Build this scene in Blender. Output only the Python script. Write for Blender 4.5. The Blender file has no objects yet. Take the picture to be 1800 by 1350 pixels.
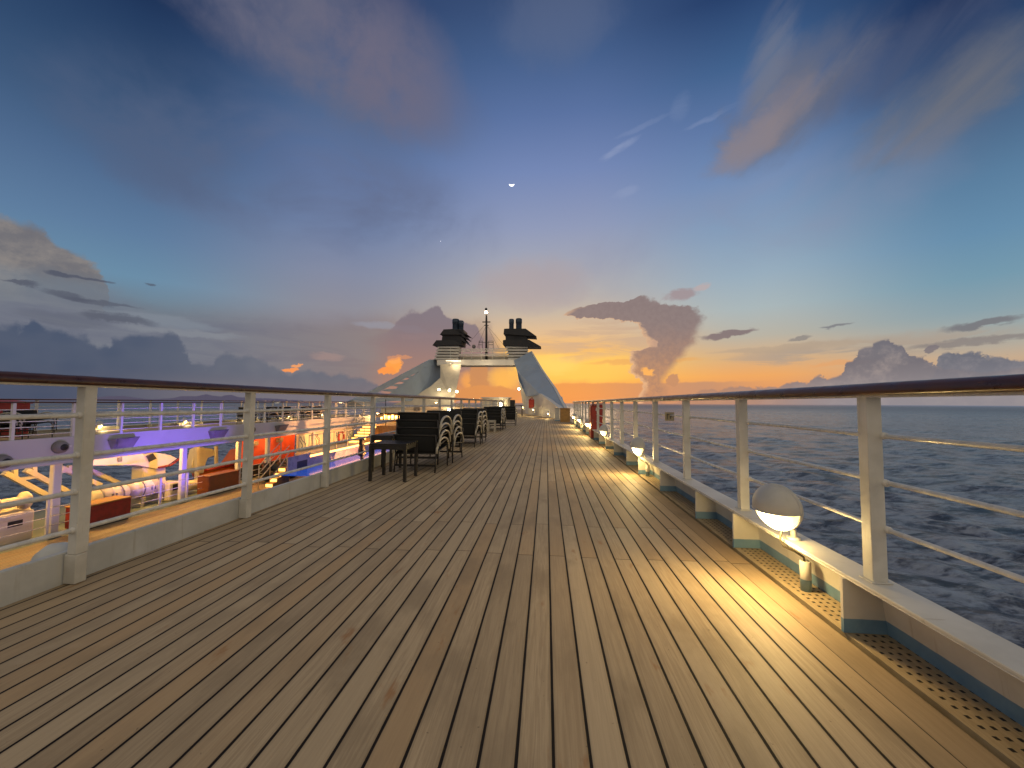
import bpy, math, random
import numpy as np
from mathutils import Vector, Matrix
random.seed(7)
rng = np.random.default_rng(11)
sc = bpy.context.scene
COL = sc.collection
R = math.radians

# ------------------------------------------------------------------ camera
F = 676.0                       # focal length in pixels of an 1800 x 1350 frame
CAMLOC = Vector((0, 0, 1.0))
VPX, VPY, HSL = 960.0, 708.5, 0.0056
fwd_c = Vector(((VPX-900)/F, -(VPY-675)/F, -1)).normalized()
hor_c = Vector((1, -HSL, 0))
up_c = hor_c.cross(-fwd_c * -1).normalized()
if up_c.y < 0: up_c = -up_c
right_c = fwd_c.cross(up_c).normalized()
# rows: world axes expressed in camera axes -> matrix maps camera to world
Rcw = Matrix((right_c, fwd_c, up_c))
cam_d = bpy.data.cameras.new('camera')
cam_d.sensor_width = 36
cam_d.lens = 36*F/1800
cam_d.clip_start = 0.02
cam_d.clip_end = 100000
cam = bpy.data.objects.new('camera', cam_d)
COL.objects.link(cam)
cam.matrix_world = Matrix.Translation(CAMLOC) @ Rcw.to_4x4()
sc.camera = cam

def ray(px, py):
    return (Rcw @ Vector(((px-900)/F, -(py-675)/F, -1))).normalized()
def at(px, py, X=None, Y=None, Z=None):
    d = ray(px, py)
    if X is not None: t = (X-CAMLOC.x)/d.x
    elif Y is not None: t = (Y-CAMLOC.y)/d.y
    else: t = (Z-CAMLOC.z)/d.z
    return CAMLOC + d*t
def azel(px, py):
    d = ray(px, py)
    return math.degrees(math.atan2(d.x, d.y)), math.degrees(math.asin(d.z))
def lin(r, g, b):
    def f(v):
        v /= 255.0
        return v/12.92 if v <= .04045 else ((v+.055)/1.055)**2.4
    return (f(r), f(g), f(b), 1.0)

# ------------------------------------------------------------------ render settings
sc.render.engine = 'CYCLES'
sc.view_settings.view_transform = 'Standard'
sc.view_settings.look = 'None'
sc.view_settings.exposure = 0
sc.cycles.use_denoising = True
sc.cycles.max_bounces = 6
sc.cycles.diffuse_bounces = 3
sc.cycles.glossy_bounces = 3
sc.cycles.transmission_bounces = 3
sc.cycles.caustics_reflective = False
sc.cycles.caustics_refractive = False
sc.cycles.sample_clamp_indirect = 4.0

# ------------------------------------------------------------------ node graph helper
class G:
    """tiny expression builder over a node tree"""
    def __init__(self, nt): self.nt = nt
    def n(self, t): return self.nt.nodes.new(t)
    def put(self, sock, v):
        if isinstance(v, bpy.types.NodeSocket): self.nt.links.new(v, sock)
        elif v is not None: sock.default_value = v
    def m(self, op, a, b=None, c=None, clamp=False):
        nd = self.n('ShaderNodeMath'); nd.operation = op; nd.use_clamp = clamp
        self.put(nd.inputs[0], a)
        if b is not None: self.put(nd.inputs[1], b)
        if c is not None: self.put(nd.inputs[2], c)
        return nd.outputs[0]
    def add(self, a, b): return self.m('ADD', a, b)
    def sub(self, a, b): return self.m('SUBTRACT', a, b)
    def mul(self, a, b): return self.m('MULTIPLY', a, b)
    def mad(self, a, b, c): return self.m('MULTIPLY_ADD', a, b, c)
    def mx(self, a, b): return self.m('MAXIMUM', a, b)
    def mn(self, a, b): return self.m('MINIMUM', a, b)
    def ss(self, x, a, b, lo=0.0, hi=1.0, kind='SMOOTHSTEP'):
        nd = self.n('ShaderNodeMapRange'); nd.interpolation_type = kind
        self.put(nd.inputs[0], x); self.put(nd.inputs[1], a); self.put(nd.inputs[2], b)
        nd.inputs[3].default_value = lo; nd.inputs[4].default_value = hi
        return nd.outputs[0]
    def mixc(self, f, a, b, blend='MIX'):
        nd = self.n('ShaderNodeMix'); nd.data_type = 'RGBA'; nd.blend_type = blend
        self.put(nd.inputs[0], f); self.put(nd.inputs[6], a); self.put(nd.inputs[7], b)
        return nd.outputs[2]
    def vec(self, x, y, z=0.0):
        nd = self.n('ShaderNodeCombineXYZ')
        self.put(nd.inputs[0], x); self.put(nd.inputs[1], y); self.put(nd.inputs[2], z)
        return nd.outputs[0]
    def sep(self, v):
        nd = self.n('ShaderNodeSeparateXYZ'); self.put(nd.inputs[0], v); return nd.outputs
    def noise(self, v, scale, detail=4, rough=.55, dist=0.0):
        nd = self.n('ShaderNodeTexNoise'); self.put(nd.inputs['Vector'], v)
        nd.inputs['Scale'].default_value = scale; nd.inputs['Detail'].default_value = detail
        nd.inputs['Roughness'].default_value = rough; nd.inputs['Distortion'].default_value = dist
        return nd.outputs[0]
    def voro(self, v, scale, smooth=.4):
        nd = self.n('ShaderNodeTexVoronoi'); nd.feature = 'SMOOTH_F1'
        self.put(nd.inputs['Vector'], v); nd.inputs['Scale'].default_value = scale
        nd.inputs['Smoothness'].default_value = smooth
        return nd.outputs[0]
    def white(self, v):
        nd = self.n('ShaderNodeTexWhiteNoise'); nd.noise_dimensions = '3D'; self.put(nd.inputs['Vector'], v)
        return nd.outputs[0]
    def ramp(self, f, stops, interp='LINEAR'):
        nd = self.n('ShaderNodeValToRGB'); cr = nd.color_ramp; cr.interpolation = interp
        self.put(nd.inputs[0], f)
        while len(cr.elements) > 1: cr.elements.remove(cr.elements[-1])
        stops = sorted(stops, key=lambda s: s[0])
        for i, (p, c) in enumerate(stops):
            e = cr.elements[0] if i == 0 else cr.elements.new(min(1, max(0, p)))
            e.position = min(1, max(0, p)); e.color = c if len(c) == 4 else (*c, 1)
        return nd.outputs[0]
    def prof(self, x, pts, x0, x1, lo, hi):
        """1-D profile through pts [(x, value)], linear between them"""
        st = [((px-x0)/(x1-x0), ((v-lo)/(hi-lo),)*3+(1,)) for px, v in pts]
        t = self.ss(x, x0, x1, kind='LINEAR')
        r = self.ramp(t, st)
        nd = self.n('ShaderNodeSeparateColor'); self.put(nd.inputs[0], r)
        return self.mad(nd.outputs[0], hi-lo, lo)

# ------------------------------------------------------------------ sky
SUN_AZ, SUN_EL = 4.0, 1.5
def build_world():
    w = bpy.data.worlds.new('World'); sc.world = w; w.use_nodes = True
    nt = w.node_tree; nt.nodes.clear(); g = G(nt)
    out = g.n('ShaderNodeOutputWorld'); bg = g.n('ShaderNodeBackground')
    nt.links.new(bg.outputs[0], out.inputs[0])
    tc = g.n('ShaderNodeTexCoord')
    d = tc.outputs['Generated']
    dx, dy, dz = g.sep(d)
    az = g.mul(g.m('ARCTAN2', dx, dy), 180/math.pi)
    el = g.mul(g.m('ARCSINE', g.mn(g.mx(dz, -1.0), 1.0)), 180/math.pi)
    # ---- base gradient, four vertical ramps
    def column(px, lst):
        E0, E1 = -3.0, 50.0
        st = []
        for py, c in lst:
            e = azel(px, py)[1]
            r_, g_, b_ = c
            if b_ > r_:
                L_ = .35*r_+.5*g_+.15*b_; k_ = .20; up = 1.0+.09*math.exp(-((py-330)/170)**2)
                c = tuple(min(255, (v+(L_-v)*k_)*up) for v in c)
            st.append(((e-E0)/(E1-E0), lin(*c)))
        st.sort(key=lambda s: s[0])
        return st
    t = g.ss(el, -3.0, 50.0, kind='LINEAR')
    cA = g.ramp(t, column(200, [(-40,(22,50,96)),(0,(28,58,104)),(100,(40,72,116)),(200,(52,84,126)),(300,(66,98,140)),(400,(80,116,156)),(480,(94,136,168)),(540,(104,124,140)),(600,(104,112,132)),(650,(96,98,124)),(700,(88,90,112))]))
    cB = g.ramp(t, column(600, [(-40,(40,66,116)),(0,(46,74,122)),(100,(58,88,138)),(200,(66,98,146)),(300,(82,108,158)),(400,(100,120,162)),(480,(124,132,160)),(540,(138,136,150)),(600,(138,126,130)),(650,(148,122,116)),(700,(150,116,108))]))
    cC = g.ramp(t, column(985, [(-40,(44,72,120)),(0,(50,78,128)),(100,(62,94,148)),(200,(80,108,164)),(300,(102,124,176)),(400,(130,142,178)),(460,(152,156,174)),(510,(176,172,172)),(550,(196,180,162)),(585,(222,186,144)),(615,(244,186,104)),(640,(255,200,90)),(665,(255,190,84)),(690,(228,150,84)),(710,(206,138,92))]))
    cD = g.ramp(t, column(1330, [(-40,(28,60,114)),(0,(38,72,126)),(100,(56,96,150)),(200,(80,112,166)),(300,(96,128,176)),(400,(116,146,180)),(480,(140,166,186)),(540,(162,178,182)),(590,(182,176,162)),(630,(214,172,126)),(660,(236,166,98)),(685,(224,152,100)),(710,(180,140,122))]))
    cE = g.ramp(t, column(1760, [(-40,(16,44,94)),(0,(24,56,106)),(100,(44,78,124)),(200,(64,98,138)),(300,(74,116,154)),(400,(86,132,168)),(480,(104,148,172)),(540,(130,158,170)),(590,(164,168,162)),(630,(196,168,140)),(665,(176,152,138)),(710,(134,132,142))]))
    def azx(px): return azel(px, 690)[0]
    base = g.mixc(g.ss(az, azx(200), azx(600)), cA, cB)
    base = g.mixc(g.ss(az, azx(600), azx(930)), base, cC)
    base = g.mixc(g.ss(az, azx(1010), azx(1330)), base, cD)
    base = g.mixc(g.ss(az, azx(1330), azx(1760)), base, cE)
    col = base
    # ---- noises in (az, el) space
    v1 = g.vec(az, g.mul(el, 1.6), 3.1)
    n_big = g.noise(v1, .05, 5, .55, .4)
    n_med = g.noise(g.vec(az, g.mul(el, 1.25), 7.7), .16, 6, .6, .3)
    n_fine = g.noise(g.vec(az, el, 1.7), .5, 7, .62, .2)
    n_str = g.noise(g.vec(g.mul(az, .35), g.mul(el, 2.2), 5.2), .22, 6, .6, .6)
    n_ult = g.noise(g.vec(az, el, 9.3), 1.7, 6, .62)
    n_diag = g.noise(g.vec(g.mul(g.mad(el, .8, g.mul(az, -.55)), .5), g.mul(g.mad(az, .8, g.mul(el, .55)), .10), 4.4), .55, 6, .62, .5)
    bil = g.voro(g.vec(g.add(az, g.mul(n_fine, 1.1)), g.add(el, g.mul(n_med, .9)), 2.2), .55, .5)
    # warped coordinates
    azs = g.mad(g.sub(n_med, .5), 9.0, az); els = g.mad(g.sub(n_big, .5), 7.0, el)       # soft
    els = g.mad(g.sub(n_fine, .5), 1.6, els)
    azc = g.mad(g.sub(n_fine, .5), 2.0, az)
    elc = g.add(g.mad(g.sub(n_med, .5), 1.4, el), g.mad(g.sub(.42, bil), -1.1, g.mad(g.sub(n_ult, .5), .7, g.mul(g.sub(n_fine, .5), .9))))   # crisp, billowed
    azc2 = g.mad(g.sub(n_ult, .5), 1.3, g.mad(g.sub(n_fine, .5), 1.3, az))
    elc2 = g.add(g.mad(g.sub(n_med, .5), .5, el), g.mad(g.sub(.36, bil), -.45, g.mad(g.sub(n_ult, .5), .75, g.mul(g.sub(n_fine, .5), .9))))
    azw = g.mad(g.sub(n_fine, .5), 1.6, az); elw = g.mad(g.sub(n_fine, .5), 1.0, el)
    azt = g.mad(g.sub(n_med, .5), 3.5, az); elt = g.mad(g.sub(n_fine, .5), 1.1, g.mad(g.sub(n_str, .5), 1.8, el))  # streaks
    def ell(px, py, rx, ry, shear=0.0, A=None, E=None, lo=1.0, hi=0.0):
        a0, e0 = azel(px, py)
        a1 = azel(px+rx, py)[0]; a2 = azel(px-rx, py)[0]
        e1 = azel(px, py-ry)[1]; e2 = azel(px, py+ry)[1]
        ra, re = abs(a1-a2)/2, abs(e1-e2)/2
        A = az if A is None else A; E = el if E is None else E
        x = g.m('DIVIDE', g.sub(A, a0), ra); y = g.m('DIVIDE', g.sub(E, e0), re)
        if shear: y = g.mad(x, -shear, y)
        q = g.add(g.mul(x, x), g.mul(y, y))
        return g.ss(q, lo, hi)
    def lay(mask, c, op=1.0):
        nonlocal col
        f = g.mul(mask, op) if op != 1.0 else mask
        col = g.mixc(f, col, c if isinstance(c, bpy.types.NodeSocket) else lin(*c))
    # ---- sun glow
    lay(ell(1000, 648, 150, 40, A=azt, E=elt), (255, 200, 98), .5)
    lay(ell(975, 640, 60, 24, A=azt, E=elt), (255, 214, 112), .6)
    # ---- high veils
    veil = g.ss(n_big, .36, .64)
    lay(g.mul(ell(540, 40, 420, 190, -.6, azs, els), g.ss(n_med, .0, .75)), (104, 104, 124), .95)
    lay(g.mul(ell(690, 110, 150, 160, -.3, azs, els), g.ss(n_med, .0, .75)), (112, 106, 126), .6)
    lay(ell(980, 30, 130, 120, 0, azs, els), (96, 108, 138), .5)
    lay(g.mul(ell(560, 330, 420, 150, -.25, azs, els), veil), (98, 108, 138), .8)
    lay(g.mul(ell(330, 250, 300, 120, -.2, azs, els), veil), (76, 92, 122), .55)
    lay(g.mul(ell(1385, 175, 180, 120, .5, azs, els), g.ss(n_diag, .12, .70)), (106, 108, 122), .95)
    lay(g.mul(ell(1340, 215, 130, 66, .9, azs, els), g.ss(n_diag, .15, .68)), (130, 122, 130), .8)
    lay(ell(1310, 245, 80, 50, .5, azs, els), (142, 130, 134), .6)
    lay(ell(1345, 110, 60, 80, .8, azs, els), (96, 112, 138), .5)
    lay(g.mul(ell(1640, 190, 220, 90, .45, azs, els), g.ss(n_diag, .1, .7)), (108, 110, 120), .9)
    lay(g.mul(ell(1600, 90, 230, 100, .3, azs, els), g.ss(n_diag, .1, .75)), (76, 86, 114), .7)
    lay(g.mul(ell(1350, 110, 70, 100, .8, azw, elw), g.ss(n_diag, .35, .62)), (120, 122, 138), .45)
    lay(g.mul(ell(1250, 420, 420, 110, .55, azs, els), veil), (138, 142, 168), .45)
    lay(ell(930, 500, 130, 60, .1, azs, els), (172, 156, 158), .6)
    for a in ((1088,262,44,10,1.9,.42),(1078,268,22,9,1.6,.3),(1252,205,62,7,1.7,.25),(1100,338,30,11,.5,.3),(1130,222,60,7,2.0,.18),(1195,190,22,30,.2,.15)):
        lay(g.mul(ell(*a[:5], A=azw, E=elw), g.ss(n_str, .25, .6)), (150, 162, 194), a[5])
    # ---- bands near the horizon
    bands = g.ss(n_str, .44, .6)
    lay(g.mul(ell(1060, 590, 210, 50, 0, azs, els), bands), (196, 166, 142), .7)
    lay(g.mul(ell(1500, 612, 330, 26, .35, azt, elt), bands), (170, 154, 140), .9)
    for a in ((1280,586,54,6,.55,(124,108,112),.9),(1472,573,34,5,.5,(122,122,128),.85),(1404,594,27,4,.5,(136,130,128),.8),(1725,568,95,9,.5,(116,116,122),.92),(1720,598,170,9,.35,(136,128,126),.85),(1380,610,170,8,.25,(176,156,136),.6),(1130,636,120,6,.1,(228,166,96),.7),(1480,640,70,5,.2,(226,160,104),.6)):
        lay(ell(*a[:5], A=azt, E=elt, lo=1, hi=.25), a[5], a[6])
    lay(ell(1203, 517, 44, 13, .1, azs, elt, 1, .2), (158, 142, 146), .9)
    lay(ell(1238, 503, 18, 9, .3, azt, elt, 1, .2), (184, 168, 168), .8)
    # ---- grey bank on the left, soft topped
    pA = [(px, azel(px, py)[1]) for px, py in ((-200,470),(0,500),(150,520),(300,540),(420,545),(520,552),(620,548),(700,552),(790,556),(850,575),(900,640),(930,712))]
    pA = [(azel(p, 560)[0], e) for p, e in pA]
    hb = g.prof(azs, pA, -70, 5, -3, 25)
    m = g.ss(g.sub(hb, els), -1.4, 2.8)
    bankc = g.mixc(g.ss(az, azx(250), azx(800)), lin(116,120,132), lin(146,128,124))
    bankc = g.mixc(g.ss(n_str, .38, .62), bankc, g.mixc(g.ss(az, azx(300), azx(850)), lin(106,110,126), lin(152,128,120)))
    lay(m, bankc, .95)
    for a in ((300,566,120,12,-.2,(126,134,146),.7),(330,585,130,9,-.25,(136,140,148),.6),(720,578,34,9,-.3,(158,162,176),.8),(660,570,50,9,0,(150,152,166),.55),(575,626,36,8,0,(166,138,132),.6),(720,592,26,5,-.3,(196,156,142),.7),(745,590,20,6,-.3,(190,150,138),.6),(795,590,34,14,0,(206,160,136),.8)):
        lay(ell(*a[:5], A=azt, E=elt, lo=1, hi=.1), a[5], a[6])
    # ---- tower of cloud behind the left funnel
    pB = [(azel(x, 600)[0], azel(x, y)[1]) for x, y in ((540,610),(600,596),(640,588),(668,583),(690,578),(702,564),(708,554),(722,546),(738,545),(752,537),(768,538),(778,548),(800,554),(818,560),(836,572),(848,590),(866,622),(890,640),(905,712))]
    hB = g.prof(azc, pB, -40, 0, -3, 20)
    m = g.ss(g.sub(hB, elc), -.12, .45)
    cB2 = g.mixc(g.ss(el, 1, 13), lin(168,124,108), lin(126,114,124))
    m = g.mul(m, g.ss(g.mad(g.sub(n_med, .5), 5, az), azx(625), azx(705)))
    lay(m, cB2, .92)
    # orange windows in the bank
    for a in ((692,642,17,15,0,(255,160,74),1.0),(680,650,17,7,.2,(255,152,72),.95),(694,633,13,6,0,(252,166,88),.9),(512,648,17,4,.3,(250,152,84),.95),(521,641,13,3.5,.25,(244,160,100),.9),(702,627,26,5,.2,(222,146,100),.6),(688,654,9,4,0,(246,150,76),.8)):
        lay(ell(*a[:5], A=azc2, E=elc2, lo=1, hi=.55), a[5], a[6])
    # ---- warm haze over the horizon around the sunset
    lay(ell(985, 700, 330, 36, 0, azt, elt), (220, 146, 88), .9)
    lay(ell(830, 700, 120, 40, 0, azt, elt), (214, 142, 90), .8)
    lay(ell(885, 664, 40, 26, 0, azt, elt), (255, 186, 84), .85)
    lay(ell(826, 668, 16, 22, 0, azt, elt), (250, 168, 80), .7)
    lay(ell(842, 664, 20, 40, 0, azc2, elc2, 1, .5), (198, 136, 90), .95)
    lay(ell(856, 694, 62, 18, 0, azc2, elc2, 1, .6), (212, 142, 86), .95)
    hz = g.mul(g.ss(g.add(el, g.mul(g.sub(n_fine, .5), .5)), 3.05, 2.75), g.mul(g.ss(az, azx(930), azx(980)), g.ss(az, azx(1380), azx(1230))))
    lay(hz, g.mixc(g.ss(az, azx(980), azx(1250)), lin(222,146,84), lin(192,142,112)), .95)
    # ---- anvil cloud
    L = ((518,1125),(525,1112),(533,1045),(543,1006),(553,990),(557,1012),(561,1060),(567,1112),(575,1120),(590,1132),(600,1137),(612,1136),(618,1106),(628,1106),(640,1110),(652,1104),(660,1118),(672,1130),(684,1128),(700,1120))
    Rr = ((518,1130),(525,1150),(533,1165),(538,1222),(548,1238),(560,1242),(575,1234),(590,1224),(605,1221),(620,1208),(640,1190),(655,1180),(670,1172),(700,1175))
    Lp = [(azel(x, y)[1], azel(x, y)[0]) for y, x in L]; Rp = [(azel(x, y)[1], azel(x, y)[0]) for y, x in Rr]
    Lh = g.prof(elc2, Lp, 0, 18, 0, 30); Rh = g.prof(elc2, Rp, 0, 18, 0, 30)
    mL = g.ss(g.sub(azc2, Lh), -.1, .3)
    mR = g.ss(g.sub(Rh, g.mad(g.sub(n_fine, .5), 1.4, azc2)), -.4, 1.2)
    e_top = azel(1130, 518)[1]
    m = g.mul(g.mul(mL, mR), g.ss(elc2, e_top+.1, e_top-.2))
    ac = g.mixc(g.ss(g.add(el, g.mul(g.sub(n_fine, .5), 3)), azel(1150,680)[1], azel(1150,560)[1]), lin(184,136,106), lin(136,120,120))
    ac = g.mixc(g.mul(g.ss(n_ult, .40, .62), .35), ac, lin(124,108,110))
    rim = g.mul(g.ss(g.sub(azc2, Lh), 1.2, .1), g.ss(el, azel(1000,535)[1], azel(1000,558)[1]))
    ac = g.mixc(g.mul(rim, .75), ac, lin(232,186,144))
    lay(m, ac, .97)
    lay(ell(1139, 652, 13, 9, -.6, azc2, elc2, 1, .3), (252, 178, 92), .9)
    lay(ell(1150, 604, 10, 8, 0, azc2, elc2, 1, .3), (214, 170, 140), .6)
    lay(ell(1184, 668, 12, 12, 0, azc2, elc2, 1, .6), (190, 138, 106), .95)
    # ---- cumulus on the right
    pC = [(azel(x, 640)[0], azel(x, y)[1]) for x, y in ((1180,712),(1230,684),(1320,678),(1368,679),(1384,669),(1400,666),(1421,673),(1428,663),(1440,658),(1453,666),(1478,657),(1487,634),(1504,630),(1510,615),(1533,608),(1542,597),(1556,591),(1568,591),(1574,601),(1592,607),(1599,622),(1606,627),(1624,625),(1634,634),(1644,644),(1662,649),(1690,650),(1760,648),(1850,650))]
    pD = [(azel(x, 640)[0], azel(x, y)[1]) for x, y in ((1560,712),(1638,660),(1650,634),(1657,620),(1675,612),(1693,617),(1707,615),(1725,619),(1737,627),(1752,626),(1768,623),(1780,628),(1797,632),(1830,622),(1900,640),(2100,650))]
    hC = g.prof(azc2, pC, 15, 62, -3, 16)
    hD = g.prof(azc2, pD, 35, 62, -3, 16)
    mC = g.ss(g.sub(hC, elc2), -.1, .22); mD = g.ss(g.sub(hD, elc2), -.1, .22)
    haze = g.ss(el, 5.0, .5)
    cc = g.mixc(g.ss(g.mad(n_ult, .7, g.mul(bil, .5)), .30, .72), lin(148,138,138), lin(110,108,118))
    cc = g.mixc(g.mul(g.ss(g.sub(hC, elc2), 1.2, .1), .6), cc, lin(104,102,114))
    cc = g.mixc(g.mul(haze, .75), cc, g.mixc(g.ss(az, azx(1250), azx(1500)), lin(196,144,110), lin(152,146,150)))
    c2 = g.mixc(g.ss(g.mad(n_ult, .7, g.mul(bil, .5)), .30, .72), lin(128,126,134), lin(100,104,118))
    c2 = g.mixc(g.mul(haze, .8), c2, lin(146,144,152))
    lay(mD, c2, .97)
    lay(mC, cc, .96)
    lay(ell(1636, 611, 13, 9, .4, azc2, elc2, 1, .5), (122,114,120), .9)
    # ---- warm grey cumulus at the far left
    pE = [(azel(x, 430)[0], azel(x, y)[1]) for x, y in ((-300,300),(-80,350),(0,378),(40,388),(75,400),(90,418),(110,432),(150,446),(170,462),(182,478),(192,500),(200,712))]
    hE = g.prof(azc, pE, -68, -44, -3, 36)
    mE = g.mul(g.ss(g.sub(hE, elc), -.25, .7), g.ss(els, azel(60,560)[1], azel(60,470)[1]))
    ce = g.mixc(g.ss(g.mad(n_med, .9, g.mul(n_ult, .25)), .40, .72), lin(138,130,126), lin(100,100,108))
    ce = g.mixc(g.ss(n_med, .4, .6), ce, lin(112,108,112))
    lay(mE, ce, .95)
    for a in ((110,484,34,7,-.2,.9),(160,492,46,5,-.5,.85),(30,496,50,6,-.1,.8),(125,520,60,8,-.35,.7),(180,532,80,6,-.45,.65),(205,560,80,8,-.1,.7),(260,500,18,2.5,0,.7),(110,560,110,16,-.2,.3)):
        lay(ell(*a[:5], A=azt, E=elt, lo=1, hi=.2), (80,84,100), a[5])
    # ---- dark bank low on the left
    pF = [(azel(x, 600)[0], azel(x, y)[1]) for x, y in ((-400,560),(-60,560),(0,567),(20,566),(36,574),(42,567),(52,565),(64,574),(110,580),(150,586),(166,602),(184,604),(194,611),(198,592),(220,586),(262,588),(290,582),(312,590),(330,612),(342,640),(372,640),(384,622),(398,617),(440,624),(462,634),(486,645),(540,650),(600,655),(660,668),(700,712))]
    hF = g.prof(azc, pF, -80, -18, -3, 18)
    mF = g.ss(g.sub(hF, elc), -.15, .6)
    cf = g.mixc(g.ss(az, azx(150), azx(480)), lin(64,78,104), lin(104,108,122))
    cf = g.mixc(g.mul(g.ss(bil, .1, .8), .4), cf, lin(84,92,112))
    cf = g.mixc(g.mul(g.ss(el, 4.0, .5), .6), cf, g.mixc(g.ss(az, azx(60), azx(380)), lin(64,74,96), lin(122,114,120)))
    lay(mF, cf, .9)
    # ---- below the horizon, and an unseen vault brightened overhead and astern to light the deck
    lay(g.ss(el, -.2, -1.6), (96, 96, 112))
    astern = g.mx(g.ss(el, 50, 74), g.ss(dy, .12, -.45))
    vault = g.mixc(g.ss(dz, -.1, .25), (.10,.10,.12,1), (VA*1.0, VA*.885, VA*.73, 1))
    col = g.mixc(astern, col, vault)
    # ---- Nishita dusk sky, faint, same sun as the lamp
    sky = g.n('ShaderNodeTexSky'); sky.sky_type = 'NISHITA'; sky.sun_disc = False
    sky.sun_elevation = R(SUN_EL); sky.sun_rotation = R(SUN_AZ)
    sm = g.n('ShaderNodeMix'); sm.data_type = 'RGBA'; sm.blend_type = 'ADD'
    sm.inputs[0].default_value = .006
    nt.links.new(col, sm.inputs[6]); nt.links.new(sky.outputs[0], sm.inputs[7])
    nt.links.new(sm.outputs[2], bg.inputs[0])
    bg.inputs[1].default_value = 1.0
    w.cycles.sampling_method = 'MANUAL'; w.cycles.sample_map_resolution = 256
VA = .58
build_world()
sl = bpy.data.lights.new('sun', 'SUN'); sl.energy = .12; sl.angle = R(12); sl.color = (1, .72, .45)
so = bpy.data.objects.new('sun', sl); COL.objects.link(so)
_d = Vector((math.sin(R(SUN_AZ))*math.cos(R(SUN_EL)), math.cos(R(SUN_AZ))*math.cos(R(SUN_EL)), math.sin(R(SUN_EL))))
so.rotation_euler = _d.to_track_quat('Z', 'Y').to_euler()

# ------------------------------------------------------------------ mesh helpers
class MB:
    def __init__(self): self.v = []; self.f = []; self.s = []
    def addv(self, vs, fs, smooth=False):
        o = len(self.v)
        self.v += [tuple(p) for p in vs]
        for q in fs: self.f.append([i+o for i in q]); self.s.append(smooth)
        return self
    def box(self, x0, x1, y0, y1, z0, z1):
        vs = [(x, y, z) for z in (z0, z1) for y in (y0, y1) for x in (x0, x1)]
        return self.addv(vs, [(0,2,3,1),(4,5,7,6),(0,1,5,4),(2,6,7,3),(1,3,7,5),(0,4,6,2)])
    def bar(self, a, b, w, h, up=(0,0,1)):
        a, b = Vector(a), Vector(b); d = (b-a).normalized(); u = Vector(up)
        if abs(d.dot(u)) > .98: u = Vector((0,1,0))
        s = d.cross(u).normalized(); u = s.cross(d).normalized()
        vs = [p + s*sx*w/2 + u*sz*h/2 for p in (a, b) for sz in (-1, 1) for sx in (-1, 1)]
        return self.addv(vs, [(0,1,3,2),(4,6,7,5),(0,4,5,1),(2,3,7,6),(0,2,6,4),(1,5,7,3)])
    def tube(self, pts, r, n=8, cap=True):
        pts = [Vector(p) for p in pts]; rs = r if isinstance(r, (list, tuple)) else [r]*len(pts)
        vs = []; fs = []; prev = None
        for i, p in enumerate(pts):
            d = (pts[min(i+1, len(pts)-1)] - pts[max(i-1, 0)]).normalized()
            if prev is None:
                u = Vector((0,0,1)) if abs(d.z) < .9 else Vector((1,0,0))
                u = (u - d*u.dot(d)).normalized()
            else: u = (prev - d*prev.dot(d)).normalized()
            prev = u; s = d.cross(u)
            for k in range(n):
                a = 2*math.pi*k/n
                vs.append(p + (u*math.cos(a) + s*math.sin(a))*rs[i])
        for i in range(len(pts)-1):
            for k in range(n):
                k2 = (k+1) % n
                fs.append((i*n+k, i*n+k2, (i+1)*n+k2, (i+1)*n+k))
        self.addv(vs, fs, True)
        if cap:
            o = len(self.v) - len(vs)
            self.f.append([o+k for k in range(n)][::-1]); self.s.append(False)
            self.f.append([o+(len(pts)-1)*n+k for k in range(n)]); self.s.append(False)
        return self
    def lathe(self, prof, c=(0,0,0), n=24, axis='Z', smooth=True):
        vs = []; fs = []
        for r, h in prof:
            for k in range(n):
                a = 2*math.pi*k/n; x, y = r*math.cos(a), r*math.sin(a)
                p = (x, y, h) if axis == 'Z' else ((h, x, y) if axis == 'X' else (x, h, y))
                vs.append((p[0]+c[0], p[1]+c[1], p[2]+c[2]))
        for i in range(len(prof)-1):
            for k in range(n):
                k2 = (k+1) % n
                fs.append((i*n+k, i*n+k2, (i+1)*n+k2, (i+1)*n+k))
        return self.addv(vs, fs, smooth)
    def poly(self, pts, thick=None):
        """flat polygon; with thick (a vector) a prism"""
        pts = [Vector(p) for p in pts]; n = len(pts)
        if thick is None: return self.addv(pts, [tuple(range(n))])
        t = Vector(thick)
        vs = pts + [p+t for p in pts]
        fs = [tuple(range(n))[::-1], tuple(range(n, 2*n))] + [(i, (i+1) % n, n+(i+1) % n, n+i) for i in range(n)]
        return self.addv(vs, fs)
    def build(self, name, mat, parent=None, world=False, bevel=0, label=None, seg=1):
        me = bpy.data.meshes.new(name)
        off = Vector((0,0,0))
        if world and parent is not None: off = parent.location
        me.from_pydata([tuple(Vector(p)-off) for p in self.v] if world and parent is not None else self.v, [], self.f)
        me.polygons.foreach_set('use_smooth', self.s)
        me.update()
        import bmesh
        bm = bmesh.new(); bm.from_mesh(me); bmesh.ops.recalc_face_normals(bm, faces=bm.faces); bm.to_mesh(me); bm.free()
        if mat is not None: me.materials.append(mat)
        o = bpy.data.objects.new(name, me); COL.objects.link(o)
        if parent is not None: o.parent = parent
        if bevel:
            b = o.modifiers.new('bevel', 'BEVEL'); b.width = bevel; b.segments = seg; b.limit_method = 'ANGLE'; b.angle_limit = R(40)
        if label: o['label'] = label
        return o

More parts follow.
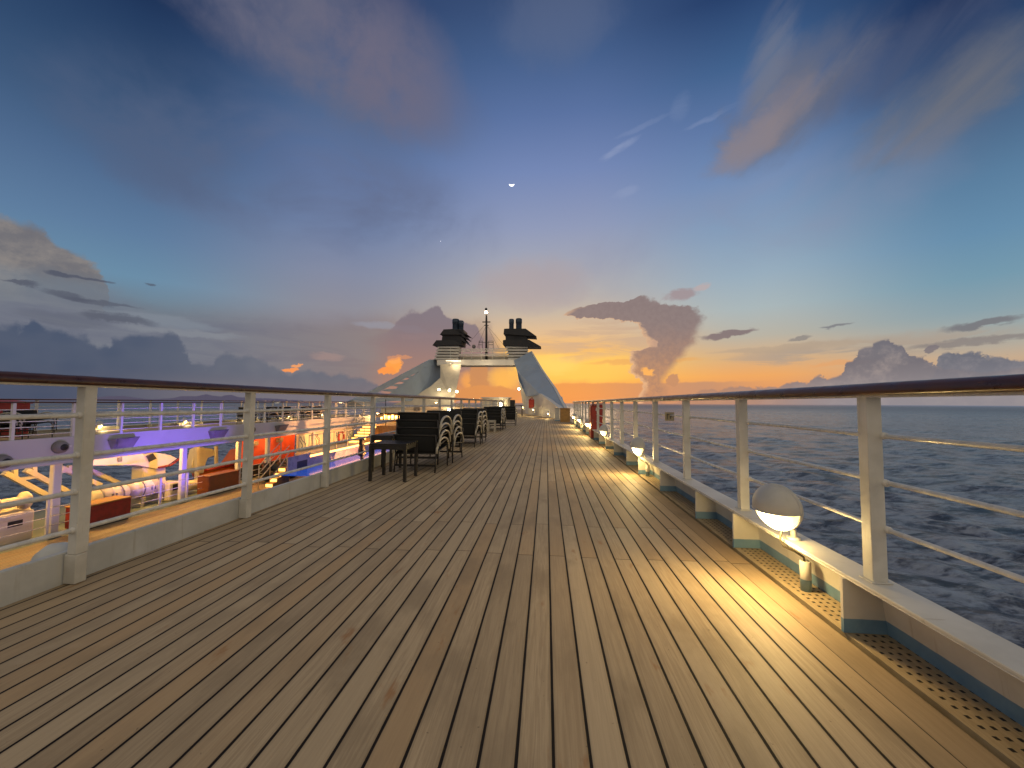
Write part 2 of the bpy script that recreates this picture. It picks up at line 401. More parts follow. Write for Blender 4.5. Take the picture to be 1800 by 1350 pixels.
def thing(name, label, cat, loc=(0,0,0), group=None, rz=0):
    o = bpy.data.objects.new(name, None); o.empty_display_size = .1; COL.objects.link(o)
    o.location = loc; o.rotation_euler = (0,0,rz)
    o['label'] = label; o['category'] = cat
    if group: o['group'] = group
    return o
def tag(o, label, cat, group=None):
    o['label'] = label; o['category'] = cat
    if group: o['group'] = group
    return o
def struct(o): o['kind'] = 'structure'; return o
def copy_tree(o, parent=None):
    c = o.copy(); COL.objects.link(c)
    if parent is not None: c.parent = parent
    for ch in [x for x in o.children]: copy_tree(ch, c)
    return c
def relabel(o, label, group=None):
    o['label'] = label
    if group: o['group'] = group

# ------------------------------------------------------------------ materials
def mat(name, color, rough=.5, metal=0, emit=None, estr=0, var=0, vscale=6, bump=0, bscale=60, spec=.5, coat=0):
    m = bpy.data.materials.new(name); m.use_nodes = True
    nt = m.node_tree; g = G(nt); b = nt.nodes['Principled BSDF']
    c = color if len(color) == 4 else (*color, 1)
    b.inputs['Base Color'].default_value = c
    b.inputs['Roughness'].default_value = rough; b.inputs['Metallic'].default_value = metal
    b.inputs['Specular IOR Level'].default_value = spec
    b.inputs['Coat Weight'].default_value = coat
    if var or bump:
        geo = g.n('ShaderNodeNewGeometry')
    if var:
        f = g.noise(geo.outputs['Position'], vscale, 5, .6)
        d = tuple(max(0, x*(1-var)) for x in c[:3])+(1,)
        nt.links.new(g.mixc(g.ss(f, .35, .65), d, c), b.inputs['Base Color'])
        nt.links.new(g.ss(f, .3, .7, max(.02, rough-.12), min(1, rough+.12)), b.inputs['Roughness'])
    if bump:
        bn = g.n('ShaderNodeBump'); bn.inputs['Strength'].default_value = bump; bn.inputs['Distance'].default_value = .01
        nt.links.new(g.noise(geo.outputs['Position'], bscale, 4, .6), bn.inputs['Height'])
        nt.links.new(bn.outputs[0], b.inputs['Normal'])
    if emit:
        b.inputs['Emission Color'].default_value = emit if len(emit) == 4 else (*emit, 1)
        b.inputs['Emission Strength'].default_value = estr
    return m
M = {}
def worn_white():
    m = bpy.data.materials.new('white_paint'); m.use_nodes = True
    nt = m.node_tree; g = G(nt); b = nt.nodes['Principled BSDF']
    geo = g.n('ShaderNodeNewGeometry'); p = geo.outputs['Position']; x, y, z = g.sep(p)
    f = g.noise(p, 5, 5, .6)
    c = g.mixc(g.ss(f, .35, .65), (.50,.48,.43,1), (.62,.60,.55,1))
    st = g.noise(g.vec(g.mul(x, 30), g.mul(y, 30), g.mul(z, 1.6)), 2.0, 5, .65)
    c = g.mixc(g.mul(g.ss(st, .60, .76), .45), c, (.33,.25,.15,1))
    ch = g.noise(p, 38, 4, .6)
    c = g.mixc(g.mul(g.ss(ch, .70, .74), .6), c, (.24,.12,.05,1))
    nt.links.new(c, b.inputs['Base Color'])
    nt.links.new(g.ss(f, .3, .7, .34, .55), b.inputs['Roughness'])
    bn = g.n('ShaderNodeBump'); bn.inputs['Strength'].default_value = .12; bn.inputs['Distance'].default_value = .004
    nt.links.new(g.add(g.noise(p, 25, 4, .6), g.mul(ch, .3)), bn.inputs['Height']); nt.links.new(bn.outputs[0], b.inputs['Normal'])
    return m
M['white'] = worn_white()
M['white_far'] = mat('white_paint_far', (.66,.64,.60), .5, var=.1, vscale=1)
M['rod'] = mat('white_rod', (.68,.66,.62), .3, var=.12, vscale=20)
M['wood_rail'] = mat('varnished_rail', (.075,.024,.014), .36, var=.35, vscale=12, coat=.12)
M['lamp_shell'] = mat('lamp_shell', (.50,.49,.46), .42, var=.1, vscale=12)
def lens_mat():
    m = bpy.data.materials.new('lamp_lens'); m.use_nodes = True
    nt = m.node_tree; g = G(nt); b = nt.nodes['Principled BSDF']
    tc = g.n('ShaderNodeTexCoord'); x, y, z = g.sep(tc.outputs['Object'])
    zz = g.sub(z, .145); q = g.m('SQRT', g.add(g.mul(y, y), g.mul(g.mul(zz, zz), 2.2)))
    nt.links.new(g.mixc(g.ss(q, .02, .12), (1.0,.86,.56,1), (1.0,.66,.24,1)), b.inputs['Emission Color'])
    nt.links.new(g.ss(q, .0, .125, 7.0, 2.2), b.inputs['Emission Strength'])
    b.inputs['Base Color'].default_value = (.9,.8,.6,1)
    return m
M['lens'] = lens_mat()
M['lens_far'] = mat('lamp_lens_far', (1,.9,.7), .4, emit=(1.0,.72,.40), estr=60)
M['bulb'] = mat('flood_bulb', (1,.9,.7), .4, emit=(1.0,.84,.5), estr=55)
M['black'] = mat('black_paint', (.012,.012,.014), .5, var=.3, vscale=2)
M['soot'] = mat('funnel_black', (.016,.016,.02), .55, var=.3, vscale=1)
M['stack_blue'] = mat('stack_metal', (.05,.07,.10), .35, metal=.6, var=.3, vscale=1)
M['mesh_dark'] = mat('dark_sling', (.008,.0085,.009), .8, bump=.3, bscale=400)
M['frame_dark'] = mat('dark_frame', (.022,.018,.015), .4, var=.3, vscale=20)
M['arm'] = mat('pale_arm', (.46,.42,.35), .3, var=.1, vscale=15)
M['cable'] = mat('dark_cable', (.06,.05,.035), .5)
M['red'] = mat('red_paint', (.42,.035,.022), .4, var=.25, vscale=6)
M['redbox'] = mat('red_wood', (.30,.028,.022), .5, var=.35, vscale=5)
M['orange'] = mat('orange_gel', (.75,.16,.03), .4, var=.15, vscale=3)
M['cream'] = mat('cream_paint', (.66,.58,.44), .5, var=.12, vscale=2)
M['finshade'] = mat('fin_shade_blue', (.29,.37,.49), .5, var=.15, vscale=.7)  # shade on the white arch legs, put into the base colour
M['grey'] = mat('grey_metal', (.20,.19,.19), .55, var=.3, vscale=3)
M['navy'] = mat('navy_panel', (.02,.018,.05), .4)
M['yellow_wood'] = mat('yellow_wood', (.42,.22,.06), .5, var=.3, vscale=8)
M['skin'] = mat('skin', (.45,.26,.18), .5)
M['hair'] = mat('hair', (.01,.008,.007), .6)
M['ledstrip'] = mat('led_strip', (1,.6,.25), .5, emit=(1.0,.42,.09), estr=6)
M['steplight'] = mat('step_light', (1,.6,.25), .5, emit=(1.0,.44,.09), estr=4)
M['hot'] = mat('bar_light', (1,.7,.3), .5, emit=(1.0,.5,.12), estr=10)
M['moon'] = mat('moon', (1,1,1), .9, emit=(1,1,1), estr=2.0)
M['plate'] = mat('plate', (.40,.32,.20), .5, var=.2, vscale=40)

def coaming_mat():
    m = bpy.data.materials.new('coaming_paint'); m.use_nodes = True
    nt = m.node_tree; g = G(nt); b = nt.nodes['Principled BSDF']
    geo = g.n('ShaderNodeNewGeometry'); p = geo.outputs['Position']; x, y, z = g.sep(p)
    f = g.noise(p, 4, 5, .6)
    white = g.mixc(g.ss(f, .35, .65), (.56,.53,.47,1), (.66,.63,.57,1))
    st = g.noise(g.vec(x, g.mul(y, 7.0), g.mul(z, .6)), 3, 4, .6)
    white = g.mixc(g.mul(g.ss(st, .60, .72), .45), white, (.34,.26,.17,1))
    blue = g.mixc(g.ss(f, .35, .65), lin(100,132,158), lin(122,154,176))
    zz = g.mad(g.sub(g.noise(p, 15, 2), .5), .004, z)
    nt.links.new(g.mixc(g.ss(zz, .0555, .0570, kind='LINEAR'), blue, white), b.inputs['Base Color'])
    b.inputs['Roughness'].default_value = .42
    bn = g.n('ShaderNodeBump'); bn.inputs['Strength'].default_value = .08; bn.inputs['Distance'].default_value = .01
    nt.links.new(g.noise(p, 12, 4, .6), bn.inputs['Height']); nt.links.new(bn.outputs[0], b.inputs['Normal'])
    return m
M['coaming'] = coaming_mat()
def left_coaming_mat():
    m = bpy.data.materials.new('left_coaming_paint'); m.use_nodes = True
    nt = m.node_tree; g = G(nt); b = nt.nodes['Principled BSDF']
    geo = g.n('ShaderNodeNewGeometry'); p = geo.outputs['Position']; x, y, z = g.sep(p)
    f = g.noise(p, 3, 5, .6)
    c = g.mixc(g.ss(f, .35, .65), (.45,.455,.44,1), (.56,.565,.55,1))
    st = g.noise(g.vec(x, g.mul(y, 2.4), g.mul(z, .25)), 6, 4, .6)
    c = g.mixc(g.mul(g.ss(st, .58, .74), .5), c, (.26,.22,.15,1))
    nt.links.new(c, b.inputs['Base Color']); b.inputs['Roughness'].default_value = .45
    return m
M['lcoaming'] = left_coaming_mat()

PITCH, PX0, CAULK = .1042, .0218, .0095
def deck_mat(name, c_lo, c_hi, warm, pitch=PITCH, x0=PX0, grating=False):
    m = bpy.data.materials.new(name); m.use_nodes = True
    nt = m.node_tree; g = G(nt); b = nt.nodes['Principled BSDF']
    geo = g.n('ShaderNodeNewGeometry'); p = geo.outputs['Position']; x, y, z = g.sep(p)
    xw = g.mad(g.sub(g.noise(p, 1.1, 2), .5), .004, x)
    u = g.m('DIVIDE', g.sub(xw, x0), pitch)
    k = g.m('FLOOR', u); fr = g.m('FRACT', u)
    dist = g.mul(g.sub(.5, g.m('ABSOLUTE', g.sub(fr, .5))), pitch)      # distance to seam
    hw = g.mad(g.sub(g.noise(p, 6, 3), .5), .0022, CAULK/2)
    seam = g.ss(g.sub(dist, hw), .0010, -.0010)
    # butt joints: two alternating rows 2.4 m apart
    par = g.m('MODULO', g.add(k, 400), 2.0)
    jit = g.white(g.vec(k, 3.3, 1.1))
    yy = g.add(g.sub(g.sub(y, 2.6), g.mul(par, .62)), g.mul(g.sub(jit, .5), .05))
    uy = g.m('DIVIDE', yy, 2.4); seg = g.m('FLOOR', uy); fy = g.m('FRACT', uy)
    dy = g.mul(g.sub(.5, g.m('ABSOLUTE', g.sub(fy, .5))), 2.4)
    butt = g.mul(g.ss(g.sub(dy, .0026), .0012, -.0012), .95)
    line = g.mx(seam, butt)
    r1 = g.white(g.vec(k, seg, .5)); r2 = g.white(g.vec(k, seg, 7.5)); r3 = g.white(g.vec(k, seg, 4.5))
    off = g.mul(r1, 37.0)
    grain = g.noise(g.vec(g.mul(x, 26.0), g.add(g.mul(y, .9), off), off), 4.0, 6, .62, .8)
    fine = g.noise(g.vec(g.mul(x, 110.0), g.add(g.mul(y, 2.2), off), off), 5.0, 3, .6)
    blotch = g.noise(g.vec(g.mul(x, 2.0), g.add(y, off), off), 1.6, 5, .6)
    c = g.mixc(g.ss(grain, .3, .7), c_lo, c_hi)
    c = g.mixc(g.mul(g.ss(fine, .5, .75), .16), c, tuple(v*.55 for v in c_lo[:3])+(1,))
    c = g.mixc(g.mul(r1, .42), c, tuple(v*.72 for v in c_lo[:3])+(1,))
    c = g.mixc(g.mul(g.ss(r2, .55, 1.0), .6), c, warm)
    c = g.mixc(g.mul(g.ss(r3, .7, 1.0), .5), c, (c_hi[0]*1.12, c_hi[1]*1.14, c_hi[2]*1.16, 1))
    c = g.mixc(g.mul(g.ss(blotch, .48, .72), .55), c, tuple(v*.62 for v in c_lo[:3])+(1,))
    c = g.mixc(g.mul(g.ss(g.noise(p, 2.3, 5, .65, .5), .6, .8), .35), c, (c_hi[0]*1.1, c_hi[1]*1.12, c_hi[2]*1.2, 1))
    rust = g.noise(g.vec(g.mul(x, 9.0), g.mul(y, 3.0), 2.0), 1.3, 4, .6)
    c = g.mixc(g.mul(g.ss(rust, .64, .78), .6), c, (.30,.115,.022,1))
    sp = g.noise(p, 55, 2, .5)
    c = g.mixc(g.mul(g.ss(sp, .72, .78), .5), c, (.05,.035,.02,1))
    # darkened edges along seams
    c = g.mixc(g.mul(g.ss(dist, .016, .004), .30), c, tuple(v*.45 for v in c_lo[:3])+(1,))
    c = g.mixc(line, c, (.010,.007,.006,1))
    nt.links.new(c, b.inputs['Base Color'])
    rr = g.mad(grain, .25, .48)
    nt.links.new(g.mad(line, .2, rr), b.inputs['Roughness'])
    b.inputs['Specular IOR Level'].default_value = .22
    bn = g.n('ShaderNodeBump'); bn.inputs['Strength'].default_value = .55; bn.inputs['Distance'].default_value = .004
    h = g.sub(g.add(g.mul(grain, .25), g.mul(fine, .15)), g.mul(line, 1.0))
    h = g.add(h, g.mul(r3, .25))
    nt.links.new(h, bn.inputs['Height']); nt.links.new(bn.outputs[0], b.inputs['Normal'])
    return m
M['deck'] = deck_mat('teak_deck', (.375,.278,.170,1), (.515,.395,.25,1), (.45,.295,.15,1))
M['margin'] = deck_mat('teak_margin', (.34,.25,.15,1), (.44,.33,.21,1), (.38,.235,.11,1), pitch=.130, x0=1.157)
M['deck_low'] = deck_mat('teak_low', (.36,.27,.15,1), (.44,.34,.2,1), (.4,.25,.12,1))
def grating_mat():
    m = bpy.data.materials.new('teak_grating'); m.use_nodes = True
    nt = m.node_tree; g = G(nt); b = nt.nodes['Principled BSDF']
    geo = g.n('ShaderNodeNewGeometry'); p = geo.outputs['Position']; x, y, z = g.sep(p)
    f = g.noise(g.vec(g.mul(x, 20), g.mul(y, 2), z), 4, 5, .6)
    c = g.mixc(g.ss(f, .3, .7), (.34,.25,.14,1), (.46,.35,.21,1))
    ux = g.m('DIVIDE', g.sub(x, 1.342), .034); uy = g.m('DIVIDE', y, .040)
    rowodd = g.mul(g.m('MODULO', g.add(g.m('FLOOR', ux), 100), 2.0), .5)
    hx = g.m('ABSOLUTE', g.sub(g.m('FRACT', ux), .5)); hy = g.m('ABSOLUTE', g.sub(g.m('FRACT', uy), .5))
    hole = g.mul(g.mul(g.ss(hx, .21, .17), g.ss(hy, .20, .16)), g.mul(g.m('GREATER_THAN', x, 1.342), g.m('LESS_THAN', x, 1.495)))
    c = g.mixc(hole, c, (.012,.008,.005,1))
    nt.links.new(c, b.inputs['Base Color']); b.inputs['Roughness'].default_value = .55
    bn = g.n('ShaderNodeBump'); bn.inputs['Strength'].default_value = .8; bn.inputs['Distance'].default_value = .008
    nt.links.new(g.sub(g.mul(f, .1), hole), bn.inputs['Height']); nt.links.new(bn.outputs[0], b.inputs['Normal'])
    return m
M['grating'] = grating_mat()

# ------------------------------------------------------------------ sea and hills
SEA_Z = -15.5
def build_sea():
    na, nr = 900, 560
    th = np.radians(np.linspace(-100, 100, na))
    r = np.concatenate([np.geomspace(6, 2500, nr-14), np.geomspace(2700, 60000, 14)])
    TH, RR = np.meshgrid(th, r)
    X = RR*np.sin(TH); Y = RR*np.cos(TH); H = np.zeros_like(X); DX = np.zeros_like(X); DY = np.zeros_like(X)
    space = np.maximum(RR*(th[1]-th[0]), np.gradient(r)[:, None]*np.ones_like(RR))
    wind = R(205)
    for i in range(64):
        lam = 1.1*(1.075**i); k = 2*math.pi/lam
        ang = wind + rng.normal(0, .7); amp = (.024 if lam < 8 else .015)*lam**.70*rng.uniform(.6, 1.3)
        if lam > 14: amp *= .6
        if lam > 40: amp *= .5
        fade = np.clip((lam/space - 2.5)/2.5, 0, 1)
        ph = k*(X*math.cos(ang)+Y*math.sin(ang)) + rng.uniform(0, 6.28)
        a = amp*fade
        H += a*np.cos(ph); DX -= .75*a*np.sin(ph)*math.cos(ang); DY -= .75*a*np.sin(ph)*math.sin(ang)
    vs = np.stack([X+DX, Y+DY, H+SEA_Z], -1).reshape(-1, 3)
    me = bpy.data.meshes.new('sea')
    idx = np.arange(na*nr).reshape(nr, na)
    q = np.stack([idx[:-1,:-1], idx[:-1,1:], idx[1:,1:], idx[1:,:-1]], -1).reshape(-1, 4)
    me.vertices.add(len(vs)); me.vertices.foreach_set('co', vs.astype(np.float32).ravel())
    me.loops.add(q.size); me.loops.foreach_set('vertex_index', q.ravel().astype(np.int32))
    me.polygons.add(len(q)); me.polygons.foreach_set('loop_start', (np.arange(len(q))*4).astype(np.int32))
    me.polygons.foreach_set('loop_total', np.full(len(q), 4, np.int32))
    me.polygons.foreach_set('use_smooth', np.ones(len(q), bool))
    me.update(calc_edges=True)
    m = bpy.data.materials.new('sea_water'); m.use_nodes = True
    nt = m.node_tree; g = G(nt); b = nt.nodes['Principled BSDF']
    geo = g.n('ShaderNodeNewGeometry'); p = geo.outputs['Position']; x, y, z = g.sep(p)
    flat = g.vec(g.mul(x, .55), y, 0)
    n1 = g.noise(flat, .9, 6, .62, .4); n2 = g.noise(p, 4.0, 5, .6, .3)
    patch = g.noise(p, .03, 4, .55, .5)
    dist = g.m('SQRT', g.add(g.mul(x, x), g.mul(y, y)))
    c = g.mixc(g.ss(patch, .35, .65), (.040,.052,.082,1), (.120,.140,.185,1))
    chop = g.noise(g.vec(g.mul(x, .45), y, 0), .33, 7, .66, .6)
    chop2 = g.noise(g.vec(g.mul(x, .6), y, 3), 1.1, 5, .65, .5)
    c = g.mixc(g.mul(g.ss(g.add(g.mul(chop, .6), g.mul(chop2, .4)), .42, .58), .85), c, (.31,.355,.44,1))  # pale lit crests and dark troughs put into the water colour
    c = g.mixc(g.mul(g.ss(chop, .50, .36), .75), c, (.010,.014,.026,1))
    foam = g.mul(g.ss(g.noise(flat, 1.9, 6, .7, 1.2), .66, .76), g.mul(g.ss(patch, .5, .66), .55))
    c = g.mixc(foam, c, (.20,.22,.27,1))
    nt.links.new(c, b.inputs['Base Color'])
    nt.links.new(g.ss(dist, 30, 2500, .20, .42), b.inputs['Roughness'])
    b.inputs['IOR'].default_value = 1.333
    bn = g.n('ShaderNodeBump'); bn.inputs['Distance'].default_value = .5
    nt.links.new(g.ss(dist, 40, 3500, 1.0, .5), bn.inputs['Strength'])
    nt.links.new(g.add(n1, g.mul(n2, .22)), bn.inputs['Height']); nt.links.new(bn.outputs[0], b.inputs['Normal'])
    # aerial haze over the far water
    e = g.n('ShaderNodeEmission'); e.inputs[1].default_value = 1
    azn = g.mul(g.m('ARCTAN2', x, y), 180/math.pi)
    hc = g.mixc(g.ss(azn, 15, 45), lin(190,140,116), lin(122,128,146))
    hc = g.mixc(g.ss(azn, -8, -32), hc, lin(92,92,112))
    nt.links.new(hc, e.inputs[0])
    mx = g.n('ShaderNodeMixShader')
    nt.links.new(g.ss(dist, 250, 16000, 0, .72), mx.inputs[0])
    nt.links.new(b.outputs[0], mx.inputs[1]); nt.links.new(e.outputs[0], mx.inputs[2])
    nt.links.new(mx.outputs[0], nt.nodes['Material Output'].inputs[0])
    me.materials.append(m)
    o = bpy.data.objects.new('sea', me); COL.objects.link(o); struct(o)
build_sea()
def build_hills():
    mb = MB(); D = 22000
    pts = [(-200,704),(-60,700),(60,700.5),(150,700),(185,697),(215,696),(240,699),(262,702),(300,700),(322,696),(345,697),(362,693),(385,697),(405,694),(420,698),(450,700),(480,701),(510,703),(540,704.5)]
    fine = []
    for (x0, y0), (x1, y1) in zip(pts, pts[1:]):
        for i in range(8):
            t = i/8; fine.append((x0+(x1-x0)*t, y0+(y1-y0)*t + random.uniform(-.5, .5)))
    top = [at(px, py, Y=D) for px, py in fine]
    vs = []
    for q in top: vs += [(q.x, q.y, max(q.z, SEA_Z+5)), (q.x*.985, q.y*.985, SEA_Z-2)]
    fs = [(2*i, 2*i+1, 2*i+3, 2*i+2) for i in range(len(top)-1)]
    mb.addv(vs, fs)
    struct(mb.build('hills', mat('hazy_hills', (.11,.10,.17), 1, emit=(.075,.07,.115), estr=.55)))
build_hills()

# ------------------------------------------------------------------ our deck
XL, XG, XB = -2.62, 1.285, 1.50
mb = MB(); mb.box(XL-.3, 1.157, -4, 24, -.12, 0)
deck = struct(mb.build('deck', M['deck']))
mb = MB(); mb.box(1.1575, 1.285, -4, 23.8, -.12, -.002)
struct(mb.build('deck_margin', M['margin'], bevel=.003))
mb = MB(); mb.box(1.2851, 1.3175, -4, 23.8, -.2, -.07)
struct(mb.build('deck_gutter', M['black']))
mb = MB(); mb.box(1.318, 1.60, -4, 23.8, -.10, -.006)
gr = mb.build('gutter_grating', M['grating']); tag(gr, 'perforated teak gutter grating running under the seaward rail', 'grating')
# aft deck across the whole beam
mb = MB(); mb.box(-14.9, 1.9, 33, 60, -.14, -.02); mb.box(-2.9, 1.9, 24, 33, -.14, -.02)
struct(mb.build('aft_deck', M['deck']))

# ------------------------------------------------------------------ seaward (right) rail
rail = thing('ship_railing', 'white seaward railing with dark varnished handrail above a bracketed coaming', 'railing', (1.45, 0, 0))
YE = 20.4
mb = MB()
mb.box(1.322, 1.475, -4, YE, .236, .25)           # top plate
mb.addv([(1.46,-4,.235),(1.475,-4,.235),(1.52,-4,-.1),(1.505,-4,-.1),(1.46,YE,.235),(1.475,YE,.235),(1.52,YE,-.1),(1.505,YE,-.1)], [(0,1,2,3),(4,7,6,5),(0,4,5,1),(1,5,6,2),(2,6,7,3),(3,7,4,0)])
mb.box(1.322, 1.332, -4, YE, .229, .2355)         # turned-down lip
mb.build('coaming', M['coaming'], rail, world=True, bevel=.003)
br = [-.25, .80, 1.872, 2.875, 3.558, 4.615, 5.669, 6.484, 7.66] + [7.66+1.05*i for i in range(1, 12)]
b0 = None
for yb in br:
    mb = MB(); yb0, yb1 = yb-.0, yb+.016
    mb.poly([(1.311, yb0, -.004), (1.495, yb0, -.004), (1.462, yb0, .2345), (1.3335, yb0, .2345), (1.3335, yb0, .2285), (1.312, yb0, .2285)], (0, .016, 0))
    mb.build('bracket', M['coaming'], rail, world=True)
PYR = [1.815+1.105*i for i in range(-2, 17)]
for y in PYR:
    mb = MB(); mb.box(1.375, 1.435, y-.026, y+.026, .25, 1.046)
    mb.box(1.362, 1.446, y-.038, y+.038, .2505, .256)
    mb.build('post', M['white'], rail, world=True, bevel=.006, seg=2)
    for z in (.472, .668, .868):
        mb = MB(); mb.tube([(1.44,y-.040,z),(1.44,y-.030,z),(1.44,y+.030,z),(1.44,y+.040,z)], [.0125,.016,.016,.0125], 10); mb.build('collar', M['rod'], rail, world=True)
for z in (.472, .668, .868):
    mb = MB(); pts = []
    mb.tube([(1.44+random.uniform(-.002, .002), -3+i*.545, z+random.uniform(-.003, .003)) for i in range(0, 43)], .0105, 8)
    mb.build('rod', M['rod'], rail, world=True)
def handrail(parent, x, z, y0, y1, w=.105):
    mb = MB(); prof = [(-.5,-.018),(-.46,-.030),(.46,-.030),(.5,-.018),(.47,.004),(.30,.017),(0,.022),(-.30,.017),(-.47,.004)]
    ys = np.arange(y0, y1+.01, .5); vs = []; n = len(prof)
    for y in ys:
        for a, b in prof: vs.append((x+a*w, y, z+b))
    fs = [(i*n+k, i*n+(k+1) % n, (i+1)*n+(k+1) % n, (i+1)*n+k) for i in range(len(ys)-1) for k in range(n)]
    fs += [tuple(range(n)), tuple(range((len(ys)-1)*n, len(ys)*n))]
    mb.addv(vs, fs, True)
    o = mb.build('handrail', M['wood_rail'], parent, world=True)
    mb = MB(); mb.box(x-.028, x+.028, y0, y1, z-.041, z-.031)
    mb.build('rail_strip', M['rod'], parent, world=True)
handrail(rail, 1.40, 1.072, -3, YE)

# ------------------------------------------------------------------ inboard (left) rail
rail2 = thing('ship_railing', 'white inboard railing with dark handrail between the teak deck and the lit pool well', 'railing', (-2.6, 0, 0))
YE2 = 22.6
mb = MB(); mb.box(-2.66, -2.62, -3, YE2, -.9, .17); mb.build('coaming', M['lcoaming'], rail2, world=True, bevel=.006, seg=2)
PYL = [1.945+1.20*i for i in range(-2, 18)]
for y in PYL:
    mb = MB(); mb.box(-2.60, -2.545, y-.03, y+.03, .16, 1.08)
    mb.poly([(-2.619, y-.028, 0.002), (-2.545, y-.028, 0.002), (-2.545, y-.028, .16), (-2.619, y-.028, .16)], (0, .056, 0))
    mb.build('post', M['white'], rail2, world=True, bevel=.005, seg=2)
    for z in (.291, .50, .70, .919):
        mb = MB(); mb.tube([(-2.572,y-.044,z),(-2.572,y-.034,z),(-2.572,y+.034,z),(-2.572,y+.044,z)], [.015,.019,.019,.015], 10); mb.build('collar', M['rod'], rail2, world=True)
for z in (.291, .50, .70, .919):
    mb = MB(); mb.tube([(-2.572+random.uniform(-.002, .002), -2+i*.585, z+random.uniform(-.003, .003)) for i in range(0, 43)], .013, 8)
    mb.build('rod', M['rod'], rail2, world=True)
handrail(rail2, -2.572, 1.116, -3, YE2)

# ------------------------------------------------------------------ round eyelid deck lamps
def lamp_proto(label, loc, lens):
    """faces local -X; origin at the middle of its foot on the coaming plate"""
    t = thing('deck_lamp', label, 'lamp', loc, 'round lamps along the seaward coaming')
    zc = .185; r = .128
    mb = MB()                                      # back pan with rim
    mb.lathe([(.0,.045),(.10,.042),(r*.96,.026),(r,.012),(r,0),(r*.93,-.004)], (0,0,zc), 32, 'X')
    mb.build('back_pan', M['lamp_shell'], t)
    def dome(z_from, z_to, name, m, rr, depth):
        vs = []; fs = []; n1, n2 = 22, 22
        # spherical cap rows between two heights
        for i in range(n1+1):
            zz = z_from+(z_to-z_from)*i/n1
            w = math.sqrt(max(0, rr*rr-zz*zz))
            for j in range(n2+1):
                yy = -w+2*w*j/n2
                q = max(0, 1-(zz*zz+yy*yy)/(rr*rr))
                vs.append((-depth*q**.6, yy, zc+zz))
        for i in range(n1):
            for j in range(n2):
                a = i*(n2+1)+j
                fs.append((a, a+1, a+n2+2, a+n2+1))
        mb = MB(); mb.addv(vs, fs, True); return mb.build(name, m, t)
    dome(-.012, r*.985, 'hood', M['lamp_shell'], r*.99, .105)
    mb = MB()                                      # hood edge, a thin lip over the lens
    pts = []
    w = math.sqrt((r*.99)**2-.012**2)
    for j in range(17):
        yy = -w+2*w*j/16; q = max(0, 1-(.012**2+yy*yy)/((r*.99)**2)); pts.append((-.106*q**.6, yy, zc-.012))
    mb.tube(pts, .004, 6); mb.build('hood_lip', M['lamp_shell'], t)
    dome(-r*.90, -.016, 'lens', lens, r*.93, .080)
    mb = MB(); mb.lathe([(r*.99,.0),(r*1.0,-.006),(r*.97,-.009),(r*.94,-.004),(r*.94,0)], (0,0,zc), 32, 'X')
    rg = mb.build('rim', M['lamp_shell'], t)
    mb = MB(); mb.tube([(.085,-.03,-.03),(.085,-.03,.05),(.05,-.02,.085),(.02,0,.10)], .016, 10); mb.lathe([(0,.014),(.03,.012),(.034,.006),(.034,-.03)], (.085,-.03,0), 14); mb.build('foot', M['lamp_shell'], t)
    ld = bpy.data.lights.new('bulb_light', 'POINT'); ld.energy = LAMP_W; ld.color = (1.0, .70, .26); ld.shadow_soft_size = .045
    lo = bpy.data.objects.new('bulb_light', ld); COL.objects.link(lo); lo.parent = t; lo.location = (-.088, 0, zc-.120)
    ld = bpy.data.lights.new('beam_light', 'SPOT'); ld.energy = LAMP_W*1.9; ld.color = (1.0, .69, .26); ld.shadow_soft_size = .05; ld.spot_size = math.pi; ld.spot_blend = 1.0
    lo = bpy.data.objects.new('beam_light', ld); COL.objects.link(lo); lo.parent = t; lo.location = (-.118, 0, zc-.05); lo.rotation_euler = Vector((-1, 0, -.25)).to_track_quat('-Z', 'Y').to_euler()
    return t
LAMP_W = 11
LY = [2.30, 5.57, 8.77, 12.05, 15.0, 18.05]
ords = ['nearest', 'second', 'third', 'fourth', 'fifth', 'sixth']
l0 = lamp_proto('nearest and largest round eyelid lamp glowing on the seaward coaming', (1.29, LY[0], .245), M['lens'])
l0.rotation_euler = (0, R(-4), R(30))
where = ['', 'between the sea rail and the plate sign', 'just before the tall red cabinet', 'just past the tall red cabinet', 'two lamps past the red cabinet', 'last before the yellow locker']
def cable_for(lp, y):
    t = thing('cable_pipe', 'short white pipe with blue base feeding the cable of the %s coaming lamp' % ords[LY.index(y)], 'pipe', (1.405, y-.03, -.006), 'cable pipes in the gutter')
    mb = MB(); mb.lathe([(0,0),(.026,0),(.026,.155),(.0215,.158),(.0215,.11),(0,.11)], (0,0,0), 20); mb.build('pipe', M['coaming'], t)
    mb = MB(); mb.tube([(.003,0,.12),(-.006,.004,.175),(-.045,.012,.20),(-.095,.02,.222),(-.112,.026,.262),(-.10,.03,.30),(-.09,.03,.33)], .006, 8); mb.build('cable', M['cable'], t)
lamps = [l0]
cable_for(l0, LY[0])
for i, y in enumerate(LY[1:], 1):
    c = copy_tree(l0); c.location = (1.29, y, .215); c.rotation_euler = (0, 0, R(random.uniform(16, 30)))
    relabel(c, '%s round eyelid lamp along the seaward coaming, %s' % (ords[i], where[i])); lamps.append(c)
    cable_for(c, y)
c = copy_tree(l0); c.location = (1.29, -.95, .205); relabel(c, 'round eyelid lamp on the coaming beside the viewer, outside the frame')

